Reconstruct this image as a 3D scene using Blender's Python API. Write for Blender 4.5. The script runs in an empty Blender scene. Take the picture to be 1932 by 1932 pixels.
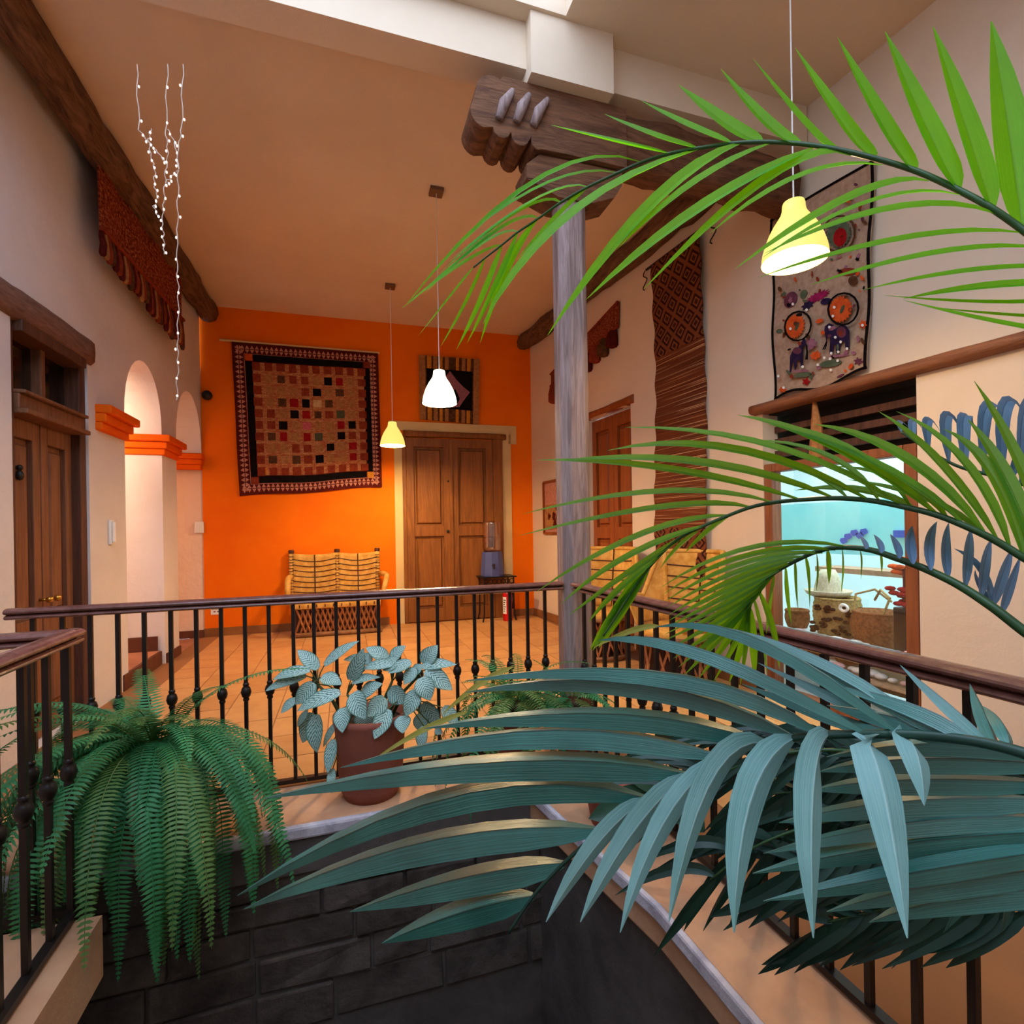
import bpy, bmesh, math, random
from mathutils import Vector, Matrix, noise
V = Vector; R = math.radians; PI = math.pi
SC = bpy.context.scene; COL = SC.collection
rnd = random.Random(7)
# ---------------------------------------------------------------- camera
F, CX, CY, EYE = 985.0, 966.0, 999.0, V((0, 0, 1.25))
yaw, roll = R(17.8), R(-.93)
FW = V((math.sin(yaw), math.cos(yaw), 0)); r0 = V((math.cos(yaw), -math.sin(yaw), 0)); u0 = V((0, 0, 1))
RT = r0*math.cos(roll)+u0*math.sin(roll); UP = -r0*math.sin(roll)+u0*math.cos(roll)
cd = bpy.data.cameras.new('camera'); cam = bpy.data.objects.new('camera', cd); COL.objects.link(cam); SC.camera = cam
m = Matrix((RT, UP, -FW)).transposed().to_4x4(); m.translation = EYE; cam.matrix_world = m
cd.sensor_width = 36; cd.lens = F/1932*36; cd.shift_y = (CY-966)/1932; cd.clip_start = .05
# ---------------------------------------------------------------- world, light, exposure
SC.view_settings.view_transform = 'Standard'; SC.view_settings.look = 'None'
SC.view_settings.exposure = 0.8; SC.view_settings.gamma = 1; SC.view_settings.use_curve_mapping = False
w = bpy.data.worlds.new('sky'); SC.world = w; w.use_nodes = True
bg = w.node_tree.nodes['Background']; bg.inputs[0].default_value = (.62, .76, 1, 1); bg.inputs[1].default_value = 2.4

def light(name, loc, energy, col, radius=.05):
    l = bpy.data.lights.new(name, 'POINT'); l.energy = energy; l.color = col; l.shadow_soft_size = radius
    o = bpy.data.objects.new(name, l); o.location = loc; COL.objects.link(o); return o
# ---------------------------------------------------------------- geometry helpers
def ray(x, y): return FW+RT*((x-CX)/F)-UP*((y-CY)/F)
def at(x, y, k): return EYE+ray(x, y)*k                     # point seen at a pixel, k metres deep
def on(x, y, p, n):
    d = ray(x, y); n = V(n); return EYE+d*((V(p)-EYE).dot(n)/d.dot(n))
def onz(x, y, z=0): return on(x, y, (0, 0, z), (0, 0, 1))
def yb(x): return 7.205-.0162*x                             # back wall
def xl(y): return -1.727+(y-4.4)*.0298                      # left wall
TR = math.tan(R(5))
def xr(y): return 2.62+(7.17-y)*TR                          # right wall
NR = V((-math.cos(R(5)), -math.sin(R(5)), 0)); NL = V((1, -.0298, 0)).normalized(); NB = V((-.0162, -1, 0)).normalized()
def onR(x, y, off=0): return on(x, y, V((xr(3), 3, 0))+NR*off, NR)
def onL(x, y, off=0): return on(x, y, V((xl(4), 4, 0))+NL*off, NL)
def onB(x, y, off=0): return on(x, y, V((0, yb(0), 0))+NB*off, NB)
ZC = 4.06

class MB:
    def __init__(s): s.v = []; s.f = []; s.uv = None
    def add(s, vs, fs):
        n = len(s.v); s.v += [tuple(p) for p in vs]; s.f += [tuple(i+n for i in f) for f in fs]; return s
    def hexa(s, a):                                          # 8 corners: 4 bottom ccw, 4 top ccw
        return s.add(a, [(3,2,1,0), (4,5,6,7), (0,1,5,4), (1,2,6,5), (2,3,7,6), (3,0,4,7)])
    def box(s, x0, x1, y0, y1, z0, z1):
        return s.hexa([(x0,y0,z0), (x1,y0,z0), (x1,y1,z0), (x0,y1,z0), (x0,y0,z1), (x1,y0,z1), (x1,y1,z1), (x0,y1,z1)])
    def obox(s, o, ax, ay, az):                              # corner + three edge vectors
        o = V(o); ax = V(ax); ay = V(ay); az = V(az)
        if ax.cross(ay).dot(az) < 0: o = o+ax; ax = -ax
        return s.hexa([o, o+ax, o+ax+ay, o+ay, o+az, o+ax+az, o+ax+ay+az, o+ay+az])
    def bar(s, a, b, wd, ht, up=(0,0,1)):
        a = V(a); b = V(b); d = (b-a).normalized(); sd = d.cross(V(up)).normalized(); u = sd.cross(d)
        return s.obox(a-sd*wd/2-u*ht/2, b-a, sd*wd, u*ht)
    def tube(s, pts, rad, n=8, cap=True):
        pts = [V(p) for p in pts]; m = len(pts)
        rr = rad if isinstance(rad, (list, tuple)) else [rad]*m
        t0 = (pts[1]-pts[0]).normalized(); ref = V((0,0,1)) if abs(t0.z) < .9 else V((1,0,0))
        sd = t0.cross(ref).normalized(); vs = []; fs = []
        for i, p in enumerate(pts):
            t = (pts[min(i+1, m-1)]-pts[max(i-1, 0)]).normalized()
            sd = (sd-t*sd.dot(t)).normalized(); u = t.cross(sd)
            for j in range(n):
                a = 2*PI*j/n; vs.append(p+(sd*math.cos(a)+u*math.sin(a))*rr[i])
        for i in range(m-1):
            for j in range(n):
                k = (j+1) % n; fs.append((i*n+j, i*n+k, (i+1)*n+k, (i+1)*n+j))
        if cap: fs += [tuple(range(n))[::-1], tuple(range((m-1)*n, m*n))]
        return s.add(vs, fs)
    def lathe(s, c, prof, n=20, a0=0, a1=2*PI):
        c = V(c); full = abs(a1-a0-2*PI) < 1e-6; cols = n if full else n+1; vs = []; fs = []
        for (r, z) in prof:
            for j in range(cols):
                a = a0+(a1-a0)*j/n; vs.append(c+V((r*math.cos(a), r*math.sin(a), z)))
        for i in range(len(prof)-1):
            for j in range(n):
                k = (j+1) % cols; fs.append((i*cols+j, i*cols+k, (i+1)*cols+k, (i+1)*cols+j))
        return s.add(vs, fs)
    def ball(s, c, r, n=8, sz=1):
        h = n//2+1; return s.lathe(c, [(max(1e-4, r*math.sin(PI*i/h)), -r*sz*math.cos(PI*i/h)) for i in range(h+1)], n)
    def grid(s, fn, nu, nv, thick=None):                     # fn(u,v)->Vector
        vs = [fn(i/nu, j/nv) for j in range(nv+1) for i in range(nu+1)]
        return s.add(vs, [(j*(nu+1)+i, j*(nu+1)+i+1, (j+1)*(nu+1)+i+1, (j+1)*(nu+1)+i) for j in range(nv) for i in range(nu)])
    def prism(s, pts, d):                                    # polygon extruded by vector d
        n = len(pts); d = V(d); vs = [V(p) for p in pts]+[V(p)+d for p in pts]
        return s.add(vs, [tuple(range(n))[::-1], tuple(range(n, 2*n))]+[(i, (i+1) % n, n+(i+1) % n, n+i) for i in range(n)])
    def mesh(s, name, mt, smooth=False, uv=None):
        me = bpy.data.meshes.new(name); me.from_pydata(s.v, [], s.f)
        if mt: me.materials.append(mt)
        if uv:
            l = me.uv_layers.new(name='UVMap')
            for lp in me.loops: l.data[lp.index].uv = uv[lp.vertex_index]
        if smooth:
            for p in me.polygons: p.use_smooth = True
        return me
    def build(s, name, mt, parent=None, smooth=False, bevel=0, uv=None, solid=0, fix=True):
        me = s.mesh(name, mt, smooth, uv)
        if fix:
            b = bmesh.new(); b.from_mesh(me); bmesh.ops.recalc_face_normals(b, faces=b.faces); b.to_mesh(me); b.free()
        o = bpy.data.objects.new(name, me); COL.objects.link(o)
        if parent: o.parent = parent
        if solid:
            md = o.modifiers.new('solid', 'SOLIDIFY'); md.thickness = solid; md.offset = 0
        if bevel:
            md = o.modifiers.new('bevel', 'BEVEL'); md.width = bevel; md.segments = 2; md.limit_method = 'ANGLE'
        return o
def tag(o, label=None, cat=None, group=None, kind=None):
    for k, v in (('label', label), ('category', cat), ('group', group), ('kind', kind)):
        if v: o[k] = v
    return o
def thing(name, label, cat, group=None, loc=None):
    o = bpy.data.objects.new(name, None); COL.objects.link(o); o.empty_display_size = .1
    return tag(o, label, cat, group)
def put(name, me, parent=None):
    o = bpy.data.objects.new(name, me); COL.objects.link(o)
    if parent: o.parent = parent
    return o
def lerp(a, b, t): return a+(b-a)*t
def bez(a, b, c, t): return a*(1-t)**2+b*2*t*(1-t)+c*t*t
def through(a, mid, c): return mid*2-(a+c)*.5                # control point so that the curve passes mid
# ---------------------------------------------------------------- materials
def s2l(c):
    return tuple((x/255/12.92 if x <= 10 else ((x/255+.055)/1.055)**2.4) for x in c)+(1,)
class NT:
    def __init__(s, name):
        s.m = bpy.data.materials.new(name); s.m.use_nodes = True; s.t = s.m.node_tree; s.n = s.t.nodes; s.b = s.n['Principled BSDF']; s.out = s.n['Material Output']
    def add(s, ty, **kw):
        o = s.n.new(ty)
        for k, v in kw.items():
            if k in o.inputs: o.inputs[k].default_value = v
            else: setattr(o, k, v)
        return o
    def link(s, a, b): s.t.links.new(a, b)
    def co(s, scale=(1,1,1), space='Object', rot=(0,0,0)):
        c = s.add('ShaderNodeTexCoord'); mp = s.add('ShaderNodeMapping'); mp.inputs['Scale'].default_value = scale; mp.inputs['Rotation'].default_value = rot
        s.link(c.outputs[space], mp.inputs[0]); return mp.outputs[0]
    def noise(s, co, scale=5, detail=4, rough=.6, dist=0):
        o = s.add('ShaderNodeTexNoise'); o.inputs['Scale'].default_value = scale; o.inputs['Detail'].default_value = detail; o.inputs['Roughness'].default_value = rough; o.inputs['Distortion'].default_value = dist
        s.link(co, o.inputs['Vector']); return o.outputs['Fac']
    def ramp(s, fac, stops):
        o = s.add('ShaderNodeValToRGB'); e = o.color_ramp.elements
        while len(e) < len(stops): e.new(.5)
        for i, (p, c) in enumerate(stops): e[i].position = p; e[i].color = c
        s.link(fac, o.inputs[0]); return o.outputs[0]
    def mix(s, f, a, b, mode='MIX'):
        o = s.add('ShaderNodeMix', data_type='RGBA', blend_type=mode)
        for inp, v in ((o.inputs[0], f), (o.inputs[6], a), (o.inputs[7], b)):
            if isinstance(v, (int, float, tuple)): inp.default_value = v
            else: s.link(v, inp)
        return o.outputs[2]
    def bump(s, h, strength=.2, dist=.01):
        o = s.add('ShaderNodeBump'); o.inputs['Strength'].default_value = strength; o.inputs['Distance'].default_value = dist
        s.link(h, o.inputs['Height']); s.link(o.outputs[0], s.b.inputs['Normal'])
    def col(s, c):
        if isinstance(c, tuple): s.b.inputs['Base Color'].default_value = c
        else: s.link(c, s.b.inputs['Base Color'])
        return s
    def set(s, rough=.6, spec=.4, metal=0):
        s.b.inputs['Roughness'].default_value = rough; s.b.inputs['Specular IOR Level'].default_value = spec; s.b.inputs['Metallic'].default_value = metal; return s
def plain(name, c, rough=.5, metal=0, spec=.4):
    t = NT(name); t.col(s2l(c)).set(rough, spec, metal); return t.m
def plaster(name, c, c2, sc=1.3, bump=.25, rough=.85, lo=.35, hi=.7):
    t = NT(name); co = t.co(); n = t.noise(co, sc, 5, .6, .4)
    t.col(t.ramp(n, [(lo, s2l(c)), (hi, s2l(c2))])).set(rough, .15)
    n2 = t.noise(co, 9, 6, .65); t.bump(n2, bump, .02); return t.m
def wood(name, c, c2, scale=(9, 9, .9), rough=.55, bump=.3, spec=.3):
    t = NT(name); co = t.co(scale); n = t.noise(co, 3, 5, .65, .8)
    t.col(t.ramp(n, [(.3, s2l(c)), (.7, s2l(c2))])).set(rough, spec); t.bump(t.noise(co, 8, 4), bump, .01); return t.m
def cloth(name, c, c2=None, sc=40):
    t = NT(name); co = t.co(); n = t.noise(co, sc, 3)
    t.col(t.ramp(n, [(.35, s2l(c)), (.65, s2l(c2 or tuple(x*.8 for x in c)))])).set(.95, .05); t.bump(n, .4, .004); return t.m
def leafmat(name, c, c2, trans=.35, rough=.4, sc=6, spec=.4, tcol=None):
    t = NT(name); co = t.co(); n = t.noise(co, sc, 3)
    colr = t.ramp(n, [(.35, s2l(c)), (.65, s2l(c2))]); t.col(colr).set(rough, spec)
    tr = t.add('ShaderNodeBsdfTranslucent')
    if tcol: tr.inputs[0].default_value = s2l(tcol)
    else: t.link(colr, tr.inputs[0])
    mx = t.add('ShaderNodeMixShader'); mx.inputs[0].default_value = trans
    t.link(t.b.outputs[0], mx.inputs[1]); t.link(tr.outputs[0], mx.inputs[2]); t.link(mx.outputs[0], t.out.inputs[0]); return t.m
def palmleaf(name, c, c2, vein, trans=.35, rough=.4, spec=.4, tcol=None):
    t = NT(name); uvc = t.co((1, 1, 1), 'UV'); sx = t.add('ShaderNodeSeparateXYZ'); t.link(uvc, sx.inputs[0])
    ab = t.add('ShaderNodeMath', operation='ABSOLUTE'); t.link(sx.outputs[0], ab.inputs[0])
    n = t.noise(t.co(), 5, 3); st = t.noise(t.co((7, .35, 1), 'UV'), 2, 2, .5)
    colr = t.ramp(n, [(.35, s2l(c)), (.65, s2l(c2))]); colr = t.mix(t.ramp(st, [(.35, (0, 0, 0, 1)), (.75, (.5, .5, .5, 1))]), colr, s2l(vein))
    colr = t.mix(t.ramp(ab.outputs[0], [(.03, (.85, .85, .85, 1)), (.1, (0, 0, 0, 1))]), colr, s2l(vein)); t.col(colr).set(rough, spec); t.bump(st, .25, .004)
    tr = t.add('ShaderNodeBsdfTranslucent')
    if tcol: tr.inputs[0].default_value = s2l(tcol)
    else: t.link(colr, tr.inputs[0])
    mx = t.add('ShaderNodeMixShader'); mx.inputs[0].default_value = trans
    t.link(t.b.outputs[0], mx.inputs[1]); t.link(tr.outputs[0], mx.inputs[2]); t.link(mx.outputs[0], t.out.inputs[0]); return t.m
def emit(name, c, st):
    t = NT(name); t.b.inputs['Base Color'].default_value = (.8, .8, .7, 1); t.b.inputs['Emission Color'].default_value = c; t.b.inputs['Emission Strength'].default_value = st; return t.m
def glass(name, tint=(1, 1, 1, 1), rough=0.0, mixf=.9):
    t = NT(name); g = t.add('ShaderNodeBsdfGlossy'); g.inputs['Roughness'].default_value = .02 if not rough else rough
    tr = t.add('ShaderNodeBsdfTransparent'); tr.inputs[0].default_value = tint
    mx = t.add('ShaderNodeMixShader'); mx.inputs[0].default_value = mixf
    t.link(g.outputs[0], mx.inputs[1]); t.link(tr.outputs[0], mx.inputs[2]); t.link(mx.outputs[0], t.out.inputs[0]); return t.m

M = {}
M['orange'] = plaster('orange_plaster', (246, 122, 2), (238, 106, 2), 1.1, .15, .75)
M['cream'] = plaster('cream_plaster', (224, 204, 180), (214, 192, 168), .9, .2)
M['left'] = plaster('white_plaster', (220, 212, 210), (206, 196, 192), .9, .35)
M['jamb'] = plaster('rough_plaster', (236, 208, 186), (228, 194, 170), 1.2, .7)
M['ceil'] = plaster('ceiling_plaster', (228, 208, 184), (218, 196, 170), .8, .15)
M['trimcream'] = plaster('painted_surround', (226, 196, 140), (214, 182, 126), 2, .2)
M['impost'] = plaster('impost_paint', (240, 104, 10), (226, 88, 4), 2, .15)
M['tile'] = plaster('floor_tile', (212, 160, 102), (196, 140, 84), 6, .1, .42, .3, .75)
M['tile2'] = plaster('floor_tile_dark', (204, 150, 92), (186, 130, 78), 6, .1, .42, .3, .75)
M['grout'] = plain('grout', (150, 100, 60), .9)
M['base'] = plaster('skirting_tile', (150, 98, 56), (128, 80, 44), 5, .1, .4)
M['darkbase'] = plaster('dark_skirting', (104, 62, 46), (86, 50, 38), 5, .1, .5)
M['step'] = plaster('step_tile', (176, 122, 98), (150, 98, 76), 4, .2, .6)
M['ledge'] = plaster('ledge_screed', (206, 160, 124), (176, 128, 96), 3, .3, .7)
M['lip'] = plaster('ledge_lip', (206, 200, 208), (160, 152, 164), 9, .6, .8)
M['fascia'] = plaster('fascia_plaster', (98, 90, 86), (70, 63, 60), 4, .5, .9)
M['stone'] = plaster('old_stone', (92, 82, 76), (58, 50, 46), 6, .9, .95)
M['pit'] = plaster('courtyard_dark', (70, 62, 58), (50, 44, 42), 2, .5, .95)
M['olddoor'] = wood('old_door_wood', (134, 88, 60), (100, 60, 38), (10, 10, .7), .6)
M['doorframe'] = wood('door_frame_wood', (98, 60, 42), (66, 38, 26), (10, 10, .7), .6)
M['honey'] = wood('honey_door_wood', (150, 92, 36), (112, 62, 20), (8, 8, .6), .5)
M['rust'] = wood('rust_door_wood', (160, 84, 34), (124, 60, 22), (8, 8, .6), .5)
M['lintel'] = wood('lintel_wood', (136, 100, 84), (92, 62, 52), (2, 2, 12), .7, .6)
M['log'] = wood('log_wood', (136, 98, 70), (62, 40, 26), (9, 1.6, 9), .8, .9)
M['beamwood'] = wood('beam_wood', (128, 86, 58), (74, 44, 28), (1.2, 8, 8), .8, .8)
M['postwood'] = wood('weathered_post', (176, 152, 148), (112, 90, 84), (9, 9, .8), .75, .8)
M['winwood'] = wood('window_wood', (150, 88, 52), (116, 62, 34), (12, 12, .8), .5)
M['winbeam'] = wood('window_beam_wood', (150, 96, 64), (110, 66, 44), (9, 1.0, 9), .6, .5)
M['rail'] = wood('handrail_wood', (132, 88, 80), (98, 58, 52), (5, 5, 5), .22, .1, .6)
M['iron'] = plain('black_iron', (34, 26, 24), .38, .3)
M['brass'] = plain('brass', (190, 140, 60), .3, .9)
M['leather'] = cloth('pigskin_leather', (222, 172, 92), (198, 142, 64), 14)
M['leather'].node_tree.nodes['Principled BSDF'].inputs['Roughness'].default_value = .5
M['lacing'] = plain('dark_lacing', (70, 34, 18), .6)
M['slat'] = wood('equipal_slat', (172, 108, 62), (128, 72, 38), (8, 8, 2), .6)
M['pole'] = wood('equipal_pole', (160, 112, 72), (120, 80, 48), (3, 3, 3), .6)
M['drum'] = plain('drum_shadow', (58, 26, 16), .9)  # dark colour standing in for the shade inside the lattice bases
M['terra'] = plaster('terracotta', (150, 88, 72), (128, 70, 56), 4, .2, .6)
M['soil'] = plain('potting_soil', (44, 32, 24), .95)
M['white'] = plain('white_plastic', (236, 232, 226), .4)
M['black'] = plain('black_fixture', (26, 22, 18), .5)
M['red'] = plain('red_enamel', (190, 12, 18), .25)
M['blue'] = plain('blue_glaze', (74, 84, 138), .3)
M['jug'] = glass('jug_plastic', (.93, .86, .8, 1), .12, .78)
M['pane'] = glass('window_glass', (.97, .99, 1, 1), 0, .94)
M['darkpane'] = glass('transom_glass', (.75, .75, .75, 1), 0, .9)
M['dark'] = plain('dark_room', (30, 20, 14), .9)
M['fern'] = leafmat('fern_leaf', (74, 152, 92), (44, 116, 68), .3, .5, 5)
M['fernb'] = leafmat('fern_leaf_pale', (104, 140, 74), (70, 112, 54), .35, .5, 5)
M['fernd'] = leafmat('fern_dry', (196, 178, 130), (160, 138, 92), .3, .7, 5)
M['stem'] = plain('plant_stem', (70, 84, 50), .6)
M['rachis'] = leafmat('palm_rachis', (46, 84, 40), (40, 70, 40), .05, .35, 5)
M['palmA'] = palmleaf('palm_leaflet_bright', (78, 164, 4), (52, 138, 2), (34, 104, 6), .5, .5, .25, (150, 240, 6))
M['palmB'] = palmleaf('palm_leaflet_mid', (84, 142, 28), (50, 110, 22), (34, 80, 20), .4, .42, .35, (150, 214, 20))
M['palmC'] = palmleaf('palm_leaflet_blue', (62, 132, 122), (40, 102, 94), (16, 56, 46), .06, .3, .9)
M['palmD'] = palmleaf('palm_leaflet_dusty', (118, 162, 158), (88, 136, 128), (150, 182, 176), .1, .6, .3)
M['palmF'] = palmleaf('palm_leaflet_periwinkle', (112, 144, 178), (84, 116, 148), (64, 92, 122), .12, .45, .5)
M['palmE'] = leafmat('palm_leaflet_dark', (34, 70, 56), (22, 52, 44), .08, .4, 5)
# ================================================================ SETTING
def wallp(mb, X, pts, th, sgn):                              # pts (y,z) on the wall x=X(y), thickness away from the room
    return mb.prism([(X(y), y, z) for y, z in pts], (sgn*th, 0, 0))
def rect(y0, y1, z0, z1): return [(y0, z0), (y1, z0), (y1, z1), (y0, z1)]
A1, A2 = (5.054, 5.89), (6.30, 7.20)
def arch_top(y0, y1, zs, rise, ztop):
    n = 14; c = (y0+y1)/2; a = (y1-y0)/2
    return [(c-a*math.cos(PI*i/n), zs+rise*math.sin(PI*i/n)**.9) for i in range(n+1)]
b = MB(); Z0 = -2.6
wallp(b, xl, rect(-2.4, 3.61, Z0, ZC), .55, -1); wallp(b, xl, rect(3.61, 4.46, Z0, 0), .55, -1); wallp(b, xl, rect(3.61, 4.46, 2.49, ZC), .55, -1)
wallp(b, xl, rect(4.46, A1[0], Z0, ZC), .55, -1); wallp(b, xl, rect(A1[1], A2[0], Z0, ZC), .55, -1)
for (y0, y1), rise in ((A1, .57), (A2, .63)):
    at_ = arch_top(y0, y1, 2.24, rise, ZC)
    for i in range(len(at_)-1):
        (ya, za), (yc, zc) = at_[i], at_[i+1]
        wallp(b, xl, [(ya, za), (yc, zc), (yc, ZC), (ya, ZC)], .55, -1)
b.build('wall_left', M['left'])['kind'] = 'structure'
b = MB(); b.prism([(-3.4, yb(-3.4), 0), (-1.645, yb(-1.645), 0), (-1.645, yb(-1.645), 3.3), (-3.4, yb(-3.4), 3.3)], (0, .3, 0))
b.box(-3.6, -3.4, 4.4, 7.5, 0, 3.3); b.box(-3.6, -2.2, 4.2, 4.4, 0, 3.3); b.box(-3.6, -2.15, 4.2, 7.5, 3.3, 3.4)
b.build('wall_passage', M['jamb'])['kind'] = 'structure'
b = MB(); b.box(-3.4, -1.72, 4.9, 5.9, -.1, .13); b.box(-3.4, -1.68, 5.88, 7.2, -.1, -.002)
st = tag(b.build('trim_1', M['step'], bevel=.01), kind='structure')
b = MB(); b.box(-1.735, -1.7, 4.95, 5.86, 0, .128); b.build('riser', M['darkbase'], st)
b = MB(); b.box(-2.2, -1.74, 5.865, 5.885, .13, .27); b.box(-2.2, -2.02, 5.86, 5.884, .27, .5); b.build('skirting', M['darkbase'], st)

b = MB(); b.prism([(-1.66, yb(-1.66), Z0), (2.65, yb(2.65), Z0), (2.65, yb(2.65), ZC), (-1.66, yb(-1.66), ZC)], (0, .35, 0))
wb = tag(b.build('wall_back', M['orange']), kind='structure')
b = MB()
D3 = (4.75, 5.62, 2.53); WN = (2.09, 3.125, 2.085)
wallp(b, xr, rect(-2.4, WN[0], Z0, ZC), .14, 1); wallp(b, xr, rect(WN[0], WN[1], Z0, 0), .14, 1); wallp(b, xr, rect(WN[0], WN[1], WN[2], ZC), .14, 1)
wallp(b, xr, rect(WN[1], D3[0], Z0, ZC), .14, 1); wallp(b, xr, rect(D3[0], D3[1], D3[2], ZC), .14, 1); wallp(b, xr, rect(D3[1], 7.4, Z0, ZC), .14, 1)
b.build('wall_right', M['cream'])['kind'] = 'structure'
b = MB(); b.box(-2.3, 3.5, -2.6, -2.4, Z0, ZC); b.build('wall_front', M['cream'])['kind'] = 'structure'
b = MB(); b.box(-2.2, 3.2, 2.62, 7.5, ZC, ZC+.15); b.box(1.2, 3.6, -2.6, 2.62, ZC, ZC+.15)
b.build('ceiling', M['ceil'])['kind'] = 'structure'
# floor slab with its tiles
b = MB(); b.box(-1.8, 3.2, 2.8, 7.4, -.2, -.004); b.box(1.25, 3.4, -2.4, 2.8, -.2, -.004); b.box(-1.8, -.55, 2.44, 2.8, -.2, -.004)
fl = tag(b.build('floor', M['grout']), kind='structure')
TS = .34
tm = []
for k in range(2):
    t = MB(); g = .0035; t.box(-TS/2+g, TS/2-g, -TS/2+g, TS/2-g, -.012, 0); tm.append(t.mesh('floor_tile', M['tile' if k == 0 else 'tile2']))
for j in range(-3, 13):
    for i in range(-5, 9):
        x, y = .05+i*TS, 3.0+j*TS
        if y < 2.8 and x < 1.5: continue
        if x < xl(y)+.12 or x > xr(y)-.1 or y > 7.1: continue
        o = put('floor_tile', tm[rnd.random() < .4], fl); o.location = (x, y, rnd.uniform(-.0012, .0008)); o.rotation_euler = (rnd.uniform(-.002, .002), rnd.uniform(-.002, .002), rnd.choice((0, PI/2, PI)))
# skirtings
b = MB(); b.prism([(-1.645, yb(-1.645), 0), (.56, yb(.56), 0), (.56, yb(.56), .1), (-1.645, yb(-1.645), .1)], (0, -.018, 0)); b.prism([(2.3, yb(2.3), 0), (2.62, yb(2.62), 0), (2.62, yb(2.62), .1), (2.3, yb(2.3), .1)], (0, -.018, 0))
b.build('baseboard_back', M['base'])['kind'] = 'structure'
b = MB(); wallp(b, xr, rect(5.64, 7.17, 0, .1), .018, -1); wallp(b, xr, rect(3.2, 4.7, 0, .1), .018, -1); wallp(b, xr, rect(-2, 2.05, 0, .1), .018, -1)
b.build('baseboard_right', M['base'])['kind'] = 'structure'
b = MB(); b.prism([(-2.2, 7.205, 0), (-1.645, 7.2, 0), (-1.645, 7.2, .09), (-2.2, 7.205, .09)], (0, -.02, 0)); wallp(b, xl, rect(5.91, 6.30, 0, .09), .018, 1)
b.build('baseboard_left', M['darkbase'])['kind'] = 'structure'
# moulded orange imposts of the arches
def impost(n, x0, x1, y0, y1, dx, dy0, dy1):
    root = None; zs = ((2.03, 2.09, .025), (2.09, 2.155, .05), (2.155, 2.22, .085))
    b = MB()
    for z0, z1, p in zs: b.box(x0, x1+p*dx, y0-p*dy0, y1+p*dy1, z0, z1)
    return tag(b.build('trim_%d' % n, M['impost'], bevel=.012), kind='structure')
impost(2, -2.24, -1.705, 4.56, 5.054, 1, 0, 1); impost(3, -2.24, -1.675, 5.89, 6.30, 1, 1, 1); impost(4, -2.2, -1.64, 7.12, 7.205, .4, .6, 0)
# log plates under the ceiling
def log(name, p0, p1, wd, ht, mt, seg=26, amp=.02, seed=0, parent=None):
    p0 = V(p0); p1 = V(p1); d = (p1-p0).normalized(); sd = d.cross(V((0,0,1))).normalized(); u = sd.cross(d); n = 12; vs = []; fs = []
    for i in range(seg+1):
        c = p0.lerp(p1, i/seg)
        for j in range(n):
            a = 2*PI*j/n; ca, sa = math.cos(a), math.sin(a); e = .55
            q = c+sd*(wd/2*math.copysign(abs(ca)**e, ca))+u*(ht/2*math.copysign(abs(sa)**e, sa))
            q += (sd*ca+u*sa)*amp*(noise.noise(q*3.1+V((seed, 0, 0)))+.6*noise.noise(q*9)); vs.append(q)
    for i in range(seg):
        for j in range(n):
            k = (j+1) % n; fs.append((i*n+j, i*n+k, (i+1)*n+k, (i+1)*n+j))
    fs += [tuple(range(n))[::-1], tuple(range(seg*n, (seg+1)*n))]
    return MB().add(vs, fs).build(name, mt, parent, smooth=True)
log('trim_5', (-1.60, 2.7, 3.955), (-1.535, 7.2, 3.955), .2, .22, M['log'], 34, .03, 3)['kind'] = 'structure'
log('trim_6', (xr(7.19)-.08, 7.19, 3.97), (xr(2.95)-.08, 2.95, 3.97), .2, .2, M['log'], 30, .035, 9)['kind'] = 'structure'
# ledges around the void
b = MB(); b.box(-1.78, 1.3, 2.42, 2.8, -.16, 0); l1 = tag(b.build('trim_7', M['ledge'], bevel=.012), kind='structure')
b = MB(); b.box(-1.78, .9, 2.385, 2.42, -.052, .004); b.build('lip', M['lip'], l1, bevel=.012)
b = MB(); b.prism([(.84, 2.385, -.16), (.93, 1.8, -.16), (.98, 1.5, -.16), (1.02, -2.4, -.16), (1.28, -2.4, -.16), (1.28, 2.42, -.16), (.84, 2.42, -.16)], (0, 0, .16)); l2 = tag(b.build('trim_8', M['ledge'], bevel=.012), kind='structure')
b = MB(); b.prism([(.815, 2.39, -.05), (.905, 1.8, -.05), (.955, 1.5, -.05), (.995, -2.4, -.05), (1.02, -2.4, -.05), (.98, 1.5, -.05), (.93, 1.8, -.05), (.84, 2.39, -.05)], (0, 0, .055)); b.build('lip', M['lip'], l2, bevel=.01)
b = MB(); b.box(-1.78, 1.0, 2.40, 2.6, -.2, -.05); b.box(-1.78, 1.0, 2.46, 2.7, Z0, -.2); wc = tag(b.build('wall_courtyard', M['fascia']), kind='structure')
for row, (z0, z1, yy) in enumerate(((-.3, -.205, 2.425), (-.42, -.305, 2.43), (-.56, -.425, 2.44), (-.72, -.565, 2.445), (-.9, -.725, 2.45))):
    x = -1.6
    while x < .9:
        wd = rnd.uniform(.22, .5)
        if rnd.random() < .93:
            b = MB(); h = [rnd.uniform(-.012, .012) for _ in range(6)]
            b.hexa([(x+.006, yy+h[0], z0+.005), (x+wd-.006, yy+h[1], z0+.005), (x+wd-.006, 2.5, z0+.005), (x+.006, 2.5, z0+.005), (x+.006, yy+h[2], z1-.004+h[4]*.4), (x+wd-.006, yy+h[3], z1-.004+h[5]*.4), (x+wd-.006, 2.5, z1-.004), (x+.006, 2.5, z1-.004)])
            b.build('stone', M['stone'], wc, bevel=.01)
        x += wd
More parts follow.
